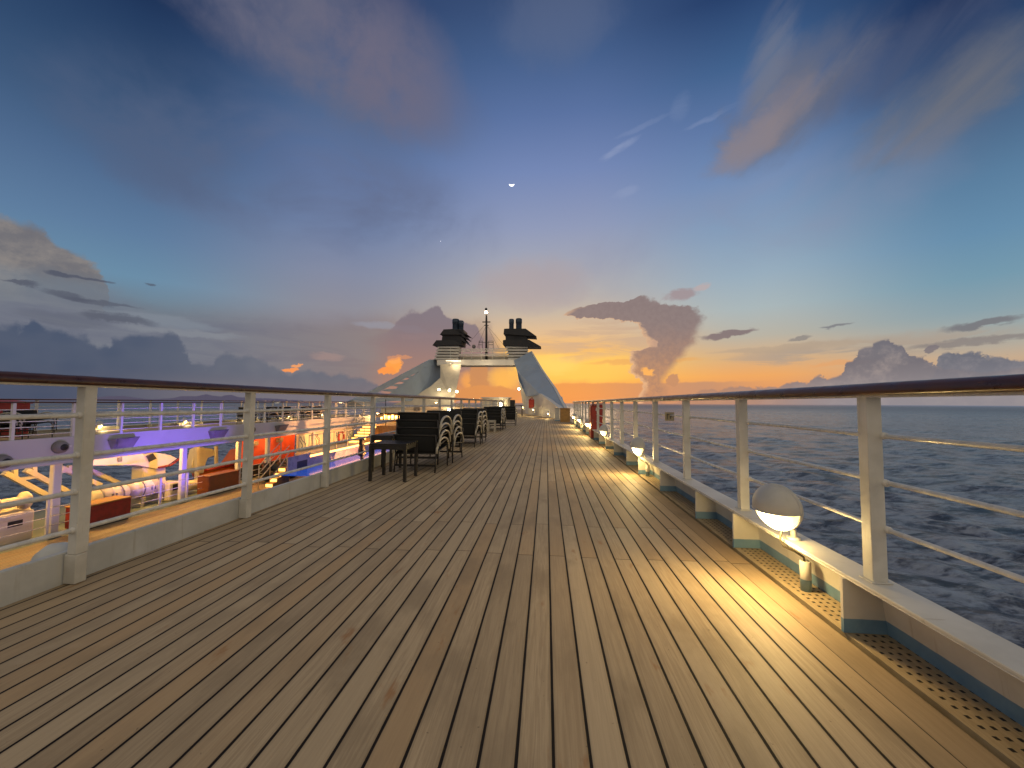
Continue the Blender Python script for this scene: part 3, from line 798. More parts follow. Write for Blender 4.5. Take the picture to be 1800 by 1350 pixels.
# ------------------------------------------------------------------ red cabinet, locker, sign, bollard post
t = thing('life_jacket_cabinet', 'tall red cabinet with sloped top standing against the seaward rail', 'cabinet', (1.45, 11.5, 0))
mb = MB(); mb.poly([(1.290,11.33,.0),(1.630,11.33,.0),(1.630,11.33,.975),(1.290,11.33,.92)], (0,.42,0)); mb.build('body', M['red'], t, world=True, bevel=.008)
mb = MB(); mb.poly([(1.265,11.30,.932),(1.650,11.30,.995),(1.650,11.30,1.015),(1.265,11.30,.952)], (0,.48,0)); mb.build('lid', M['red'], t, world=True, bevel=.005)
mb = MB(); mb.box(1.315,1.605,11.316,11.3285,.06,.86); dr = mb.build('door', M['red'], t, world=True, bevel=.004)
mb = MB(); mb.tube([(1.340,11.30,.42),(1.340,11.30,.54)], .008, 8); mb.tube([(1.340,11.32,.42),(1.340,11.30,.42)], .006, 6); mb.tube([(1.340,11.32,.54),(1.340,11.30,.54)], .006, 6)
h = mb.build('handle', M['grey'], None); h.parent = dr; h.location = (0,0,0)
h.data.transform(Matrix.Translation(Vector((-1.45,-11.5,0))))
mb = MB()      # white emblem: a small winged blot
mb.poly([(1.420,11.312,.80),(1.450,11.312,.775),(1.490,11.312,.77),(1.530,11.312,.80),(1.540,11.312,.86),(1.510,11.312,.90),(1.480,11.312,.87),(1.440,11.312,.875)], (0,.003,0))
mb.build('emblem', M['white_far'], t, world=True)

t = thing('deck_locker', 'low yellow wooden locker at the far end of the seaward rail', 'locker', (1.02, 20.9, 0))
mb = MB(); mb.box(.76,1.27,20.7,21.2,0,.70); mb.build('body', M['yellow_wood'], t, world=True, bevel=.01)
mb = MB(); mb.box(.73,1.29,20.66,21.24,.702,.74); mb.build('lid', M['yellow_wood'], t, world=True, bevel=.008)
t = thing('bollard', 'stubby white post beside the yellow locker', 'post', (.62, 22, 0))
mb = MB(); mb.box(.5,.75,21.9,22.15,0,.70); mb.build('post', M['white'], t, world=True, bevel=.01)
mb = MB(); mb.box(.47,.78,21.87,22.18,.701,.73); mb.build('cap', M['white'], t, world=True, bevel=.006)
mb = MB(); mb.box(.478,.772,21.878,22.172,.001,.10); mb.build('skirt', M['coaming'], t, world=True)

t = thing('notice_plate', 'small square beige plate fixed to the rods of the seaward rail', 'sign', (1.425, 4.62, .852))
mb = MB(); mb.addv([(-.05,0,-.05),(.05,-.012,-.05),(.05,-.012,.05),(-.05,0,.05),(-.05,.004,-.05),(.05,-.008,-.05),(.05,-.008,.05),(-.05,.004,.05)], [(0,1,2,3),(7,6,5,4),(0,4,5,1),(3,2,6,7),(1,5,6,2),(0,3,7,4)])
mb.build('plate', M['plate'], t)
mb = MB()      # weathered dark figures on it, two uprights
for (a, b, c_, d_) in ((-.03,-.022,-.03,.03),(-.03,-.005,.02,.028),(.004,.012,-.03,.03),(.004,.03,.02,.028),(.004,.026,-.004,.004)):
    mb.addv([(a,-.0022-.12*(a+.05),c_),(b,-.0022-.12*(b+.05),c_),(b,-.0022-.12*(b+.05),d_),(a,-.0022-.12*(a+.05),d_)], [(0,1,2,3)])
mb.build('marking', M['frame_dark'], t)

# ------------------------------------------------------------------ stacked lounge chairs
def make_chair(label):
    t = thing('lounge_chair', label, 'chair', (0,0,0), 'stacked lounge chairs on the teak deck')
    w = .30
    def sling(p0, p1, w0, w1, sag):
        vs = []; fs = []; n = 8; m_ = 6
        p0 = Vector(p0); p1 = Vector(p1); nrm = (p1-p0).cross(Vector((1,0,0))).normalized()
        for i in range(n+1):
            tt = i/n; p = p0.lerp(p1, tt); ww = w0+(w1-w0)*tt
            for j in range(m_+1):
                s = -1+2*j/m_; q = p - nrm*sag*(1-s*s)*4*tt*(1-tt)
                vs.append((s*ww, q.y, q.z))
        for i in range(n):
            for j in range(m_):
                a = i*(m_+1)+j; fs.append((a, a+1, a+m_+2, a+m_+1))
        mb = MB(); mb.addv(vs, fs, True); return mb
    o = sling((0,.36,.33), (0,-.24,.275), w-.02, w-.02, .02).build('seat', M['mesh_dark'], t)
    sd = o.modifiers.new('thickness', 'SOLIDIFY'); sd.thickness = .012
    o = sling((0,-.25,.275), (0,-.31,.52), w-.02, w, .015).build('backrest', M['mesh_dark'], t)
    sd = o.modifiers.new('thickness', 'SOLIDIFY'); sd.thickness = .012
    mb = MB()
    for s in (-1, 1):
        mb.tube([(s*w,.37,.325),(s*w,0,.30),(s*w,-.25,.27),(s*(w+.005),-.275,.36),(s*(w+.01),-.315,.53)], .011, 6)
    mb.tube([(-w-.01,-.315,.53),(w+.01,-.315,.53)], .011, 6)
    mb.tube([(-w,.37,.325),(w,.37,.325)], .011, 6)
    mb.tube([(-w,-.25,.265),(w,-.25,.265)], .011, 6)
    mb.build('frame', M['frame_dark'], t)
    for s in (-1, 1):
        pts = []
        for i in range(13):
            a = math.pi*(i/12)
            pts.append((s*(w+.022), -.30+(1-math.cos(a))*.5*.66, .27+math.sin(a)**.8*.20))
        mb = MB(); mb.tube(pts, .0165, 8); mb.build('armrest', M['arm'], t)
    for s in (-1, 1):
        mb = MB(); mb.tube([(s*w,.35,.32),(s*w,.37,0)], .011, 6); mb.build('leg', M['frame_dark'], t)
        mb = MB(); mb.tube([(s*w,-.25,.27),(s*w,-.30,0)], .011, 6); mb.build('leg', M['frame_dark'], t)
    mb = MB(); mb.bar((-w,-.285,.10),(w,-.285,.10), .012, .03); mb.build('crossbar', M['frame_dark'], t)
    return t
first = True
proto = make_chair('')
stacks = [  # (x, y, rot, n, phrase)
    (-1.86, 5.69, 0, 4, 'nearest stack, behind the side tables'),
    (-1.85, 6.70, math.pi, 4, 'second stack, facing the nearest stack'),
    (-1.87, 8.83, 0, 4, 'third stack from the camera'),
    (-1.87, 9.78, math.pi, 4, 'fourth stack from the camera'),
    (-1.91, 13.83, 0, 4, 'fifth stack, behind the pale stool'),
    (-1.91, 14.8, math.pi, 4, 'sixth stack from the camera'),
    (-1.66, 17.1, 0, 4, 'seventh and farthest stack'),
]
lev = ['bottom', 'second from bottom', 'third from bottom', 'topmost']
for (x, y, rz, n, ph) in stacks:
    for k in range(n):
        o = proto if first else copy_tree(proto)
        first = False
        sgn = 1 if rz == 0 else -1
        o.location = (x+random.uniform(-.012,.012), y+sgn*.045*k, .105*k)
        o.rotation_euler = (0, 0, rz+random.uniform(-.03,.03))
        relabel(o, 'black sling chair, %s of the %s' % (lev[k], ph))

def make_table(name, label, loc, w, d, hgt, m, group, slats=0):
    t = thing(name, label, 'table', loc, group)
    if slats:
        mb = MB()
        for i in range(slats):
            y = -d/2+d*(i+.5)/slats; mb.box(-w/2, w/2, y-d/slats*.36, y+d/slats*.36, hgt-.022, hgt)
        mb.build('top', m, t)
    else:
        mb = MB(); mb.box(-w/2, w/2, -d/2, d/2, hgt-.022, hgt); mb.build('top', m, t, bevel=.006)
    mb = MB(); mb.box(-w/2+.02,w/2-.02,-d/2+.012,-d/2+.03,hgt-.075,hgt-.024); mb.box(-w/2+.02,w/2-.02,d/2-.03,d/2-.012,hgt-.075,hgt-.024)
    mb.box(-w/2+.012,-w/2+.03,-d/2+.03,d/2-.03,hgt-.075,hgt-.024); mb.box(w/2-.03,w/2-.012,-d/2+.03,d/2-.03,hgt-.075,hgt-.024)
    mb.build('apron', m, t)
    for sx in (-1, 1):
        for sy in (-1, 1):
            mb = MB(); a = .018; x = sx*(w/2-.02); y = sy*(d/2-.02); mb.box(x-a,x+a,y-a,y+a,0,hgt-.023); mb.build('leg', m, t)
    return t
make_table('side_table', 'dark square side table nearest the camera beside the inboard rail', (-1.995,4.955,0), .49, .45, .475, M['frame_dark'], 'dark side tables', 6)
make_table('side_table', 'second dark side table half hidden behind the front one, against the rail', (-2.37,5.60,0), .32, .40, .52, M['frame_dark'], 'dark side tables', 5)
t = make_table('slatted_stool', 'small pale slatted stool beside the fifth chair stack', (-1.868,13.2,0), .27, .28, .40, M['arm'], None, 4)
t['category'] = 'stool'
mb = MB()
for z in (.14,.25): mb.bar((-.12,-.13,z),(.12,-.13,z),.012,.03)
mb.build('rung', M['arm'], t)

# ------------------------------------------------------------------ funnel arch
YF = 42.0
arch = thing('funnel_arch', 'white arch of two raked legs and a railed bridge carrying two black funnels', 'funnel', (-6.65, 42, 0))
def quadstrip(mb, pts, thick): mb.poly(pts, thick)
# right leg: raked fin
def P(px, py, Y): return at(px, py, Y=Y)
mb = MB()
fr = [P(992,718,25.2), P(973,682,30), P(951,650,36), P(932,618,42), P(903,634,42), P(909,652,39.5), P(912,668,37), P(925,697,34.4), P(950,694,30.2), P(980,722,25.4)]
mb.poly(fr, (.25, .9, .0)); fin_r = mb.build('fin', M['finshade'], arch, world=True, label='raked white leg in blue-grey shade on the seaward side')
mb = MB(); pr = [P(994,718,25.1), P(975,682,29.9), P(953,650,35.9), P(934,618,41.9)]
for a, b in zip(pr, pr[1:]): mb.bar(a, b, .12, .12)
f = mb.build('edge_trim', M['white_far'], None); f.parent = fin_r
f.data.transform(Matrix.Translation(-arch.location))
# right lower housing, a diagonal wall running inboard
mb = MB()
A0 = (.92,24.2); A1 = (-1.95,36.5)
tp = lambda y: .62+(1.75-.62)*min(1, max(0, (y-24.2)/6))
ys = [24.2, 27, 30.2, 33, 36.5]
bot = []; top = []
for y in ys:
    s = (y-A0[1])/(A1[1]-A0[1]); x = A0[0]+(A1[0]-A0[0])*s; bot.append((x, y, -.1)); top.append((x, y, tp(y)))
for i in range(len(ys)-1): mb.addv([bot[i], bot[i+1], top[i+1], top[i]], [(0,1,2,3)])
mb.addv([bot[0], top[0], (1.25, 24.2, tp(24.2)), (1.25, 24.2, -.1)], [(0,1,2,3)])
n = len(ys); rt = [(1.25, y, z[2]-.25) for y, z in zip(ys, top)]
for i in range(n-1): mb.addv([top[i], top[i+1], rt[i+1], rt[i]], [(0,1,2,3)])
mb.build('leg_base', M['white_far'], arch, world=True, label='low white casing under the seaward leg')
# pillar behind right leg down to the deck
mb = MB()
q = [P(909,652,42.5), P(930,640,42.5), P(945,712,40), P(920,716,40)]
mb.poly(q, (.2,.8,0)); mb.build('pillar', M['cream'], arch, world=True)
# left leg
n0 = Vector(P(617,704,29)); n1 = Vector(P(760,630,42)); n2 = Vector(P(700,712,35))
nrm = (n1-n0).cross(n2-n0).normalized()
def LP(px, py, off=0):
    d = ray(px, py); tt = (n0-CAMLOC).dot(nrm)/d.dot(nrm); return CAMLOC+d*tt
th = (-.10, .10, 0)
mb = MB()
# upper chord, lower panel and ribs leave a row of six rounded openings
mb.poly([LP(*p) for p in ((600,712),(614,704),(645,690),(700,661),(755,632),(783,632),(780,640),(752,645),(742,650),(705,669),(660,692),(640,703))], th)
mb.poly([LP(*p) for p in ((683,697),(688,690),(697,683),(707,675),(716,668),(724,662),(731,657),(738,651),(745,645),(752,645),(780,640),(778,650),(774,664),(760,677),(728,698),(724,705),(684,705))], th)
mb.poly([LP(*p) for p in ((640,703),(660,692.5),(683,697),(684,705),(640,712))], th)
for (a, b, c_, d_) in (((672,687),(678,684),(697,683.5),(692,689)),((688,678),(693,675.5),(708,675),(703,680)),((703,670.5),(708,668),(718,667.5),(713,672)),((716,664),(721,661),(728,660),(723,664.5)),((729,657),(733,655),(737,653),(733,657)),):
    mb.poly([LP(*p) for p in (a, b, c_, d_)], th)
mb.build('fin', M['finshade'], arch, world=True, label='raked white leg in blue-grey shade with a row of six rounded openings')
mb = MB()
q = [P(774,640,41.5), P(811,640,41.5), P(797,712,38), P(690,712,38), P(728,697,38.5), P(757,679,39.5), P(774,664,40.5)]
mb.poly(q, (-.3,1.2,0)); mb.build('pillar', M['cream'], arch, world=True, label='cream pillar lit by three floodlights')
mb = MB(); mb.poly([P(600,716,28.5), P(618,703,28.5), P(645,705,30), P(645,716,30)], (0,1,0)); mb.build('leg_base', M['finshade'], arch, world=True)
# bridge
def zat(py, Y=YF): return at(860, py, Y=Y).z
def xat(px, Y=YF): return at(px, 640, Y=Y).x
mb = MB(); mb.box(xat(768), xat(930), YF, YF+2.2, zat(642), zat(632)); mb.build('bridge', M['white_far'], arch, world=True)
br_ = mb
mb = MB(); mb.box(xat(805), xat(893), YF+1.2, YF+1.3, zat(632), zat(624)); mb.build('bridge_panel', M['cream'], arch, world=True)
mb = MB()
for py in (613.5, 617, 622.5, 625): mb.tube([(xat(806), YF, zat(py)), (xat(893), YF, zat(py))], .055, 6)
mb.build('bridge_rail', M['white_far'], arch, world=True)
for px in (815, 829, 846, 866, 886):
    mb = MB(); mb.tube([(xat(px), YF, zat(633)), (xat(px), YF, zat(613))], .03, 6); mb.build('bridge_post', M['white_far'], arch, world=True)
mb = MB(); mb.tube([P(784,634,41.2), P(810,634.5,41.2)], .05, 6); bl_ = mb.build('bridge_light', mat('under_light', (1,.9,.7), .5, emit=(1,.8,.5), estr=2), arch, world=True)
for (px, py, yy_, w_) in ((800,637.5,40.9,35),(850,644,40.6,60),(905,650,40.4,50)):
    ld = bpy.data.lights.new('arch_fill', 'POINT'); ld.energy = w_; ld.color = (1,.78,.48); ld.shadow_soft_size = .1  # fill points added under the bridge to brighten it
    lo = bpy.data.objects.new('arch_fill', ld); COL.objects.link(lo); lo.parent = arch; lo.location = P(px, py, yy_)-arch.location
# louvre blocks
def louvre(x0, x1, xt0, xt1):
    mb = MB(); mb.poly([P(x0+4,633,YF+.3), P(x1-3,633,YF+.3), P(xt1-2,606,YF+.3), P(xt0+4,606,YF+.3)], (0,1.6,0)); core = mb.build('louvre_box', M['grey'], arch, world=True)
    mb = MB()
    for i in range(5):
        f0 = i/5; py = 631.5-f0*25.5
        a = x0+(xt0-x0)*f0; b = x1+(xt1-x1)*f0
        p, q = P(a, py, YF-.05), P(b, py, YF-.05); p2, q2 = P(a+3, py-3.0, YF+.2), P(b-1, py-3.0, YF+.2)
        mb.poly([p, q, q2, p2], (0,.25,-.02))
    s = mb.build('slats', M['white_far'], None); s.data.transform(Matrix.Translation(-arch.location)); s.parent = core
louvre(762, 806, 769, 808); louvre(892, 931, 887, 927)
# black funnels with swept fins
def funnel(body, fins, pipes, lab):
    mb = MB(); mb.poly([P(px, py, YF+.2) for px, py in body], (0,2.2,0)); fo = mb.build('funnel', M['soot'], arch, world=True, label=lab, bevel=.03)
    for fin in fins:
        mb = MB(); mb.poly([P(px, py, YF-.1) for px, py in fin], (0,2.6,.05)); o = mb.build('swept_fin', M['soot'], None); o.data.transform(Matrix.Translation(-arch.location)); o.parent = fo
    for (cx, y0, y1, rpx) in pipes:
        b, tp_ = P(cx, y0, YF+1), P(cx, y1, YF+1); rr = rpx/F*YF
        mb = MB(); hh = tp_.z-b.z
        mb.lathe([(rr*.92,b.z-.3),(rr*.92,b.z+hh*.55),(rr,b.z+hh*.6),(rr,b.z+hh*.93),(rr*.8,tp_.z),(rr*.6,tp_.z),(rr*.6,tp_.z-.4)], (b.x,b.y,0), 20)
        o = mb.build('exhaust_pipe', M['stack_blue'], None); o.data.transform(Matrix.Translation(-arch.location)); o.parent = fo
    return fo
funnel([(775,607),(811,606),(815,579),(779,579)], [[(760,607),(767,598),(800,598),(811,606)],[(773,588),(780,579),(797,578),(812,588)],[(806,578),(813,582),(823,589),(814,587)],[(808,585),(815,588),(822,596),(813,592)],[(808,592),(814,594),(820,604),(811,598)]], [(801,580,561,6.5),(810,582,564,5.5)], 'black funnel block on the inboard side')
funnel([(889,607),(928,607),(925,578),(888,578)], [[(884,606),(884,598),(889,597),(930,597),(951,609),(930,609)],[(885,587),(886,578),(890,577.5),(924,577.5),(943,591),(926,590)]], [(899,580,561,4.7),(912,580,560,5.8)], 'black funnel block on the seaward side')
# handrail poles up the front
mb = MB(); mb.tube([P(792,712,40.5), P(792,612,41.6)], .03, 6); mb.build('vent_pole', M['white_far'], arch, world=True)
# signal mast: stands on the bridge -> own thing
t = thing('signal_mast', 'thin dark mast with a crosstree and a lit top lamp between the funnels', 'mast', P(855,633,43))
mb = MB(); mb.tube([P(855,634,43), P(855,600,43), P(855,560,43), P(855,545,43)], [.16,.13,.11,.06], 8); mb.build('pole', M['frame_dark'], t, world=True)
mb = MB(); mb.tube([P(848,566,43), P(862,566,43)], .06, 6); mb.tube([P(851,572,43), P(859,572,43)], .04, 6); mb.build('crosstree', M['frame_dark'], t, world=True)
mb = MB()
for a in ((815,613),(838,613),(877,613),(890,612)): mb.tube([P(a[0],a[1],43), P(855,571 if a[0] > 830 else 568,43)], .012, 4)
mb.build('stay', M['frame_dark'], t, world=True)
mb = MB()
for x0, x1 in ((842,848),(859,867)):
    for px in (x0, x1): mb.tube([P(px,614,43), P(px,599,43)], .03, 6)
    for py in (599.5, 606): mb.tube([P(x0,py,43), P(x1,py,43)], .03, 6)
mb.tube([P(842,602,43), P(867,602,43)], .03, 6)
mb.build('platform_rail', M['grey'], t, world=True)
mb = MB(); b = P(854.5,549,43); mb.lathe([(0,-.16),(.16,-.06),(.17,.06),(0,.18)], tuple(b), 12); mb.build('lamp', M['lens_far'], t, world=True)
mb = MB(); b = P(854.5,543.5,43); mb.lathe([(.13,-.16),(.15,.05),(0,.2)], tuple(b), 10); mb.build('lamp_cap', M['frame_dark'], t, world=True)
t = thing('radar_dome', 'small dark dome on the bridge rail left of the mast', 'dome', P(833,613,42.5))
mb = MB(); b = P(833,609,42.5); mb.lathe([(0,-.25),(.16,-.2),(.22,0),(.16,.17),(0,.22)], tuple(b), 14); mb.build('dome', M['grey'], t, world=True)
mb = MB(); mb.tube([P(833,614,42.5), P(833,611,42.5)], .05, 6); mb.build('stem', M['grey'], t, world=True)
# floodlights on the arch pillar
def flood(px, py, Y, label, r=.10, m='bulb'):
    p = P(px, py, Y)
    t = thing('floodlight', label, 'floodlight', p, 'floodlights on the funnel arch')
    mb = MB(); mb.lathe([(0,-r),(r*.7,-r*.7),(r,0),(r*.7,r*.7),(0,r)], (0,0,0), 12); mb.build('bulb', M[m], t)
    mb = MB(); mb.tube([(0,0,.02),(.0,.35,.12)], .03, 6); mb.lathe([(r*1.25,-.02),(r*1.3,.05),(r*.4,.12)], (0,.12,.10), 10); mb.build('bracket', M['white_far'], t)
    return t
flood(771.5,685,38.4,'left floodlight of three on the cream pillar under the funnel arch')
flood(790,686,38.2,'middle floodlight of three on the cream pillar under the funnel arch')
flood(803,688.5,38.0,'right floodlight of three on the cream pillar under the funnel arch')
flood(912,684,36.6,'single floodlight on the inner edge of the seaward arch leg')
# lamps along the leg base
for i, (px, py, Y, lb) in enumerate(((965,726.5,25.5,'nearest of three round lamps along the casing of the seaward arch leg'),(938.6,719.6,29.8,'middle of three round lamps along the casing of the seaward arch leg'),(920.6,715.5,34,'farthest of three round lamps along the casing of the seaward arch leg'))):
    c = copy_tree(l0); p = P(px, py, Y); c.location = (p.x-.03, p.y-.10, p.z-.155); c.rotation_euler = (0,0,R(28))
    relabel(c, lb, 'round lamps along the arch leg casing')
t = thing('fire_hose_box', 'small red fire box on the white casing of the seaward arch leg', 'box', P(935,716,31.2))
mb = MB(); p = P(935,709,31.2); mb.box(p.x-.24,p.x+.2,p.y-.5,p.y-.1,p.z-.38,p.z+.32); mb.build('box', M['red'], t, world=True, bevel=.02)
mb = MB(); mb.box(p.x-.19,p.x+.15,p.y-.525,p.y-.503,p.z-.3,p.z+.22); mb.build('door', M['red'], t, world=True, bevel=.01)
mb = MB(); mb.tube([(p.x-.12,p.y-.53,p.z+.32),(p.x+.02,p.y-.3,p.z+.46),(p.x+.12,p.y-.3,p.z+.33)], .04, 6); mb.build('hose', M['red'], t, world=True)

# ------------------------------------------------------------------ low aft deckhouse and clutter before the arch
t = thing('deckhouse', 'low white deckhouse with one lit lamp behind the chair stacks', 'deckhouse', (-3.6, 30, 0))
a, b = P(848,700,29.5), P(893,700,29.5)
mb = MB(); mb.box(a.x,b.x,29.5,31.5,-.05,a.z); mb.build('wall', M['cream'], t, world=True)
mb = MB(); mb.box(a.x-.1,b.x+.1,29.4,31.6,a.z+.003,a.z+.08); mb.build('roof', M['white_far'], t, world=True)
mb = MB(); p, q = P(866,706,29.46), P(874,706,29.46); mb.box(p.x,q.x,29.455,29.497,0.2,P(866,705,29.46).z); mb.build('window', M['grey'], t, world=True)
t = thing('bulkhead_light', 'bright lamp glowing on the front of the low white deckhouse', 'lamp', P(880,711,29.2))
mb = MB(); mb.lathe([(0,-.12),(.10,-.08),(.13,0),(.1,.08),(0,.12)], (0,0,0), 12); mb.build('bulb', M['bulb'], t)
mb = MB(); mb.box(-.14,.14,.12,.25,-.16,.16); mb.build('backplate', M['white_far'], t)
mb = MB(); p = P(901,703,27); mb.box(p.x-.17,p.x+.17,26.9,27.2,-.02,p.z); d_ = mb.build('dark_post', M['frame_dark'], None, bevel=.01); d_.name = 'vent_post'; tag(d_, 'dark upright vent post at the far end of the chair stacks', 'post')
t = thing('low_table', 'dark low bench on the aft deck past the last chair stack', 'bench', P(911,716,30))
p = P(911,712.5,30); mb = MB(); mb.box(p.x-.34,p.x+.34,29.8,30.3,p.z-.06,p.z); mb.build('top', M['frame_dark'], t, world=True)
for sx in (-.3, .3):
    mb = MB(); mb.box(p.x+sx-.03,p.x+sx+.03,29.85,30.2,-.02,p.z-.062); mb.build('leg', M['frame_dark'], t, world=True)
# crescent moon and one bright planet, far off
p = CAMLOC + ray(899.5, 323)*40000; t = thing('crescent_moon', 'tiny bright crescent moon lying on its back in the blue sky', 'moon', p)
mb = MB(); rr = 40000/F*4.2; e1 = (Rcw @ Vector((1,0,0))); e2 = (Rcw @ Vector((0,1,0)))
o_, i_ = [], []
for k in range(17):
    a = math.pi+math.pi*k/16
    o_.append(e1*math.cos(a)*rr + e2*math.sin(a)*rr*1.0); i_.append(e1*math.cos(a)*rr + e2*math.sin(a)*rr*.28)
mb.addv(o_+i_, [(k, k+1, 17+k+1, 17+k) for k in range(16)]); mb.build('disc', M['moon'], t)
p = CAMLOC + ray(774.5, 424)*40000; mb = MB(); mb.lathe([(0,-rr*.17),(rr*.17,0),(0,rr*.17)], tuple(p), 8); o = mb.build('planet', mat('planet_glow', (1,1,1), .9, emit=(.8,.82,1), estr=1.0)); tag(o, 'pinprick of a planet low left of the moon', 'planet')

# ------------------------------------------------------------------ the pool well and the opposite side
XO, ZF = -12.6, -2.52
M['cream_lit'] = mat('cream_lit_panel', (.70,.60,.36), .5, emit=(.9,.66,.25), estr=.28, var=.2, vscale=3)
M['water'] = mat('pool_water', (.01,.05,.25), .12, emit=(.02,.10,.62), estr=.45, bump=.25, bscale=3)  # blue glow of the surface stands in for the pool lights
M['orange_wood'] = mat('orange_wood', (.20,.055,.018), .5, var=.3, vscale=6)
M['fascia'] = mat('fascia_paint', (.52,.50,.50), .5, var=.08, vscale=1)
M['purple'] = mat('pool_panel', (.40,.34,.42), .3, var=.15, vscale=2)
M['green_deck'] = mat('painted_deck', (.16,.20,.19), .6, var=.3, vscale=2)
def light(kind, name, loc, energy, color, parent=None, size=.1, target=None, cone=None, blend=.6):
    l = bpy.data.lights.new(name, kind); l.energy = energy; l.color = color
    if kind == 'POINT': l.shadow_soft_size = size
    if kind == 'SPOT': l.shadow_soft_size = size; l.spot_size = R(cone or 90); l.spot_blend = blend
    o = bpy.data.objects.new(name, l); COL.objects.link(o); o.location = loc
    if target is not None: o.rotation_euler = (Vector(target)-Vector(loc)).to_track_quat('-Z', 'Y').to_euler()
    if parent is not None:
        o.parent = parent; o.location = Vector(loc)-parent.location
    return o
# floors
mb = MB(); mb.box(-12.45, -2.7, -4, 33, ZF-.1, ZF); struct(mb.build('pool_deck', M['deck_low']))
mb = MB(); mb.box(-16.2, -12.45, -4, 33, ZF-.12, ZF-.03); struct(mb.build('boat_deck', M['green_deck']))
mb = MB(); mb.box(-15.0, XO, -4, 29, -.14, 0); struct(mb.build('opposite_deck', M['deck']))
mb = MB(); mb.box(XO+.002, XO+.08, -4, 27.5, -.64, .05); mb.box(XO+.081, XO+.13, -4, 27.5, -.64, -.56)
struct(mb.build('deck_edge_fascia', M['fascia'], bevel=.01))
mb = MB(); mb.box(-2.66, -2.62, -3, 33, ZF, -.9); struct(mb.build('well_side_wall', M['cream']))
# opposite inner rail
r3 = thing('ship_railing', 'opposite inner white railing along the purple lit deck edge across the well', 'railing', (XO+.03, 0, 0))
for k in range(0, 24):
    y = -.14+1.17*k
    mb = MB(); mb.box(XO+.005, XO+.065, y-.03, y+.03, .05, .93); mb.build('post', M['white_far'], r3, world=True)
for z in (.15, .34, .48, .77):
    mb = MB(); mb.tube([(XO+.035, 1, z), (XO+.035, 27, z)], .011, 6); mb.build('rod', M['rod'], r3, world=True)
mb = MB(); mb.box(XO-.01, XO+.08, 1, 27, .93, .965); mb.build('handrail', M['wood_rail'], r3, world=True)
# opposite outer rail with coaming
XOO = -14.8
r4 = thing('ship_railing', 'far seaward white railing and coaming on the opposite side of the ship', 'railing', (XOO, 0, 0))
mb = MB(); mb.box(XOO-.18, XOO, 1, 28, .11, .13); mb.box(XOO-.19, XOO-.17, 1, 28, 0, .11); mb.build('coaming', M['white_far'], r4, world=True)
for k in range(0, 24):
    y = 2.4+1.09*k
    mb = MB(); mb.box(XOO-.12, XOO-.07, y-.025, y+.025, .13, 1.0); mb.build('post', M['white_far'], r4, world=True)
    mb = MB(); mb.box(XOO-.17, XOO, y-.01, y+.006, 0, .108); mb.build('bracket', M['white_far'], r4, world=True)
for z in (.44, .62, .82):
    mb = MB(); mb.tube([(XOO-.09, 1, z), (XOO-.09, 28, z)], .010, 6); mb.build('rod', M['rod'], r4, world=True)
mb = MB(); mb.box(XOO-.14, XOO-.04, 1, 28, 1.0, 1.035); mb.build('handrail', M['wood_rail'], r4, world=True)
for i, (y, lb) in enumerate(((8.5,'leftmost, beside the dark chairs'),(11.53,'above the second purple fascia speaker'),(14.55,'left of the second rail post of this deck'),(17.7,'hidden partly by a near post'),(20.9,'nearest the dark stacks before the far arch leg'),(24.2,'beside the foot of the far arch leg'))):
    c = copy_tree(l0); c.location = (XOO+.05, y, .02); c.rotation_euler = (0, 0, math.pi+R(35))
    relabel(c, 'round lamp on the far opposite coaming, '+lb, 'round lamps along the opposite coaming')
# a lamp's rounded back just outside our own rail
t = thing('deck_lamp', 'grey rounded lamp back rising over the inboard coaming beside the first post', 'lamp', (-2.86, 2.05, -.05))
mb = MB(); mb.lathe([(0,-.06),(.09,-.05),(.115,.0),(.105,.05),(.07,.08),(0,.09)], (0,0,.10), 24, 'Y'); mb.build('back_pan', M['lcoaming'], t)
mb = MB(); mb.box(.02,.19,.0,.06,-.06,-.0); mb.build('bracket', M['lcoaming'], t)

# fascia housings
for i, (px, lb) in enumerate(((215,'wide grey wedge speaker on the bluest stretch of fascia'),(381,'grey wedge speaker where the purple fascia turns pink'),(492,'grey wedge speaker on the orange stretch of fascia'))):
    p = at(px, 775, X=XO+.09)
    t = thing('wedge_speaker', lb, 'speaker', (p.x, p.y, -.02), 'wedge speakers on the deck edge fascia')
    w = .40; mb = MB()
    mb.addv([(0,-w,-.10),(0,w,-.10),(0,w*.7,-.44),(0,-w*.7,-.44),(.22,-w*.8,-.06),(.22,w*.8,-.06),(.05,w*.6,-.42),(.05,-w*.6,-.42)], [(0,1,2,3),(4,7,6,5),(0,4,5,1),(1,5,6,2),(2,6,7,3),(3,7,4,0)])
    mb.build('housing', M['grey'], t, bevel=.01)
    mb = MB(); mb.addv([(.224,-w*.7,-.09),(.224,w*.7,-.09),(.07,w*.53,-.39),(.07,-w*.53,-.39)], [(0,1,2,3)]); mb.build('grille', M['grey'], t)
for i, (px, py, lb) in enumerate(((104,786,'dark round speaker on the fascia left of the first near post'),(441,755,'dark round speaker on the pink fascia beside the second near post'),(2,812,'dark round speaker cut by the left edge of the photo'))):
    p = at(px, py, X=XO+.10)
    t = thing('round_speaker', lb, 'speaker', p, 'round speakers on the deck edge fascia')
    mb = MB(); mb.lathe([(0,.16),(.09,.15),(.15,.09),(.165,.0),(.15,-.02),(0,-.02)], (0,0,0), 20, 'X'); mb.build('shell', M['grey'], t)
    mb = MB(); mb.lathe([(0,.168),(.08,.160),(.085,.152)], (0,0,0), 16, 'X'); mb.build('cone', M['black'], t)
    mb = MB(); mb.box(-.018,.06,.165,.22,-.02,.03); mb.build('bracket', M['white_far'], t)

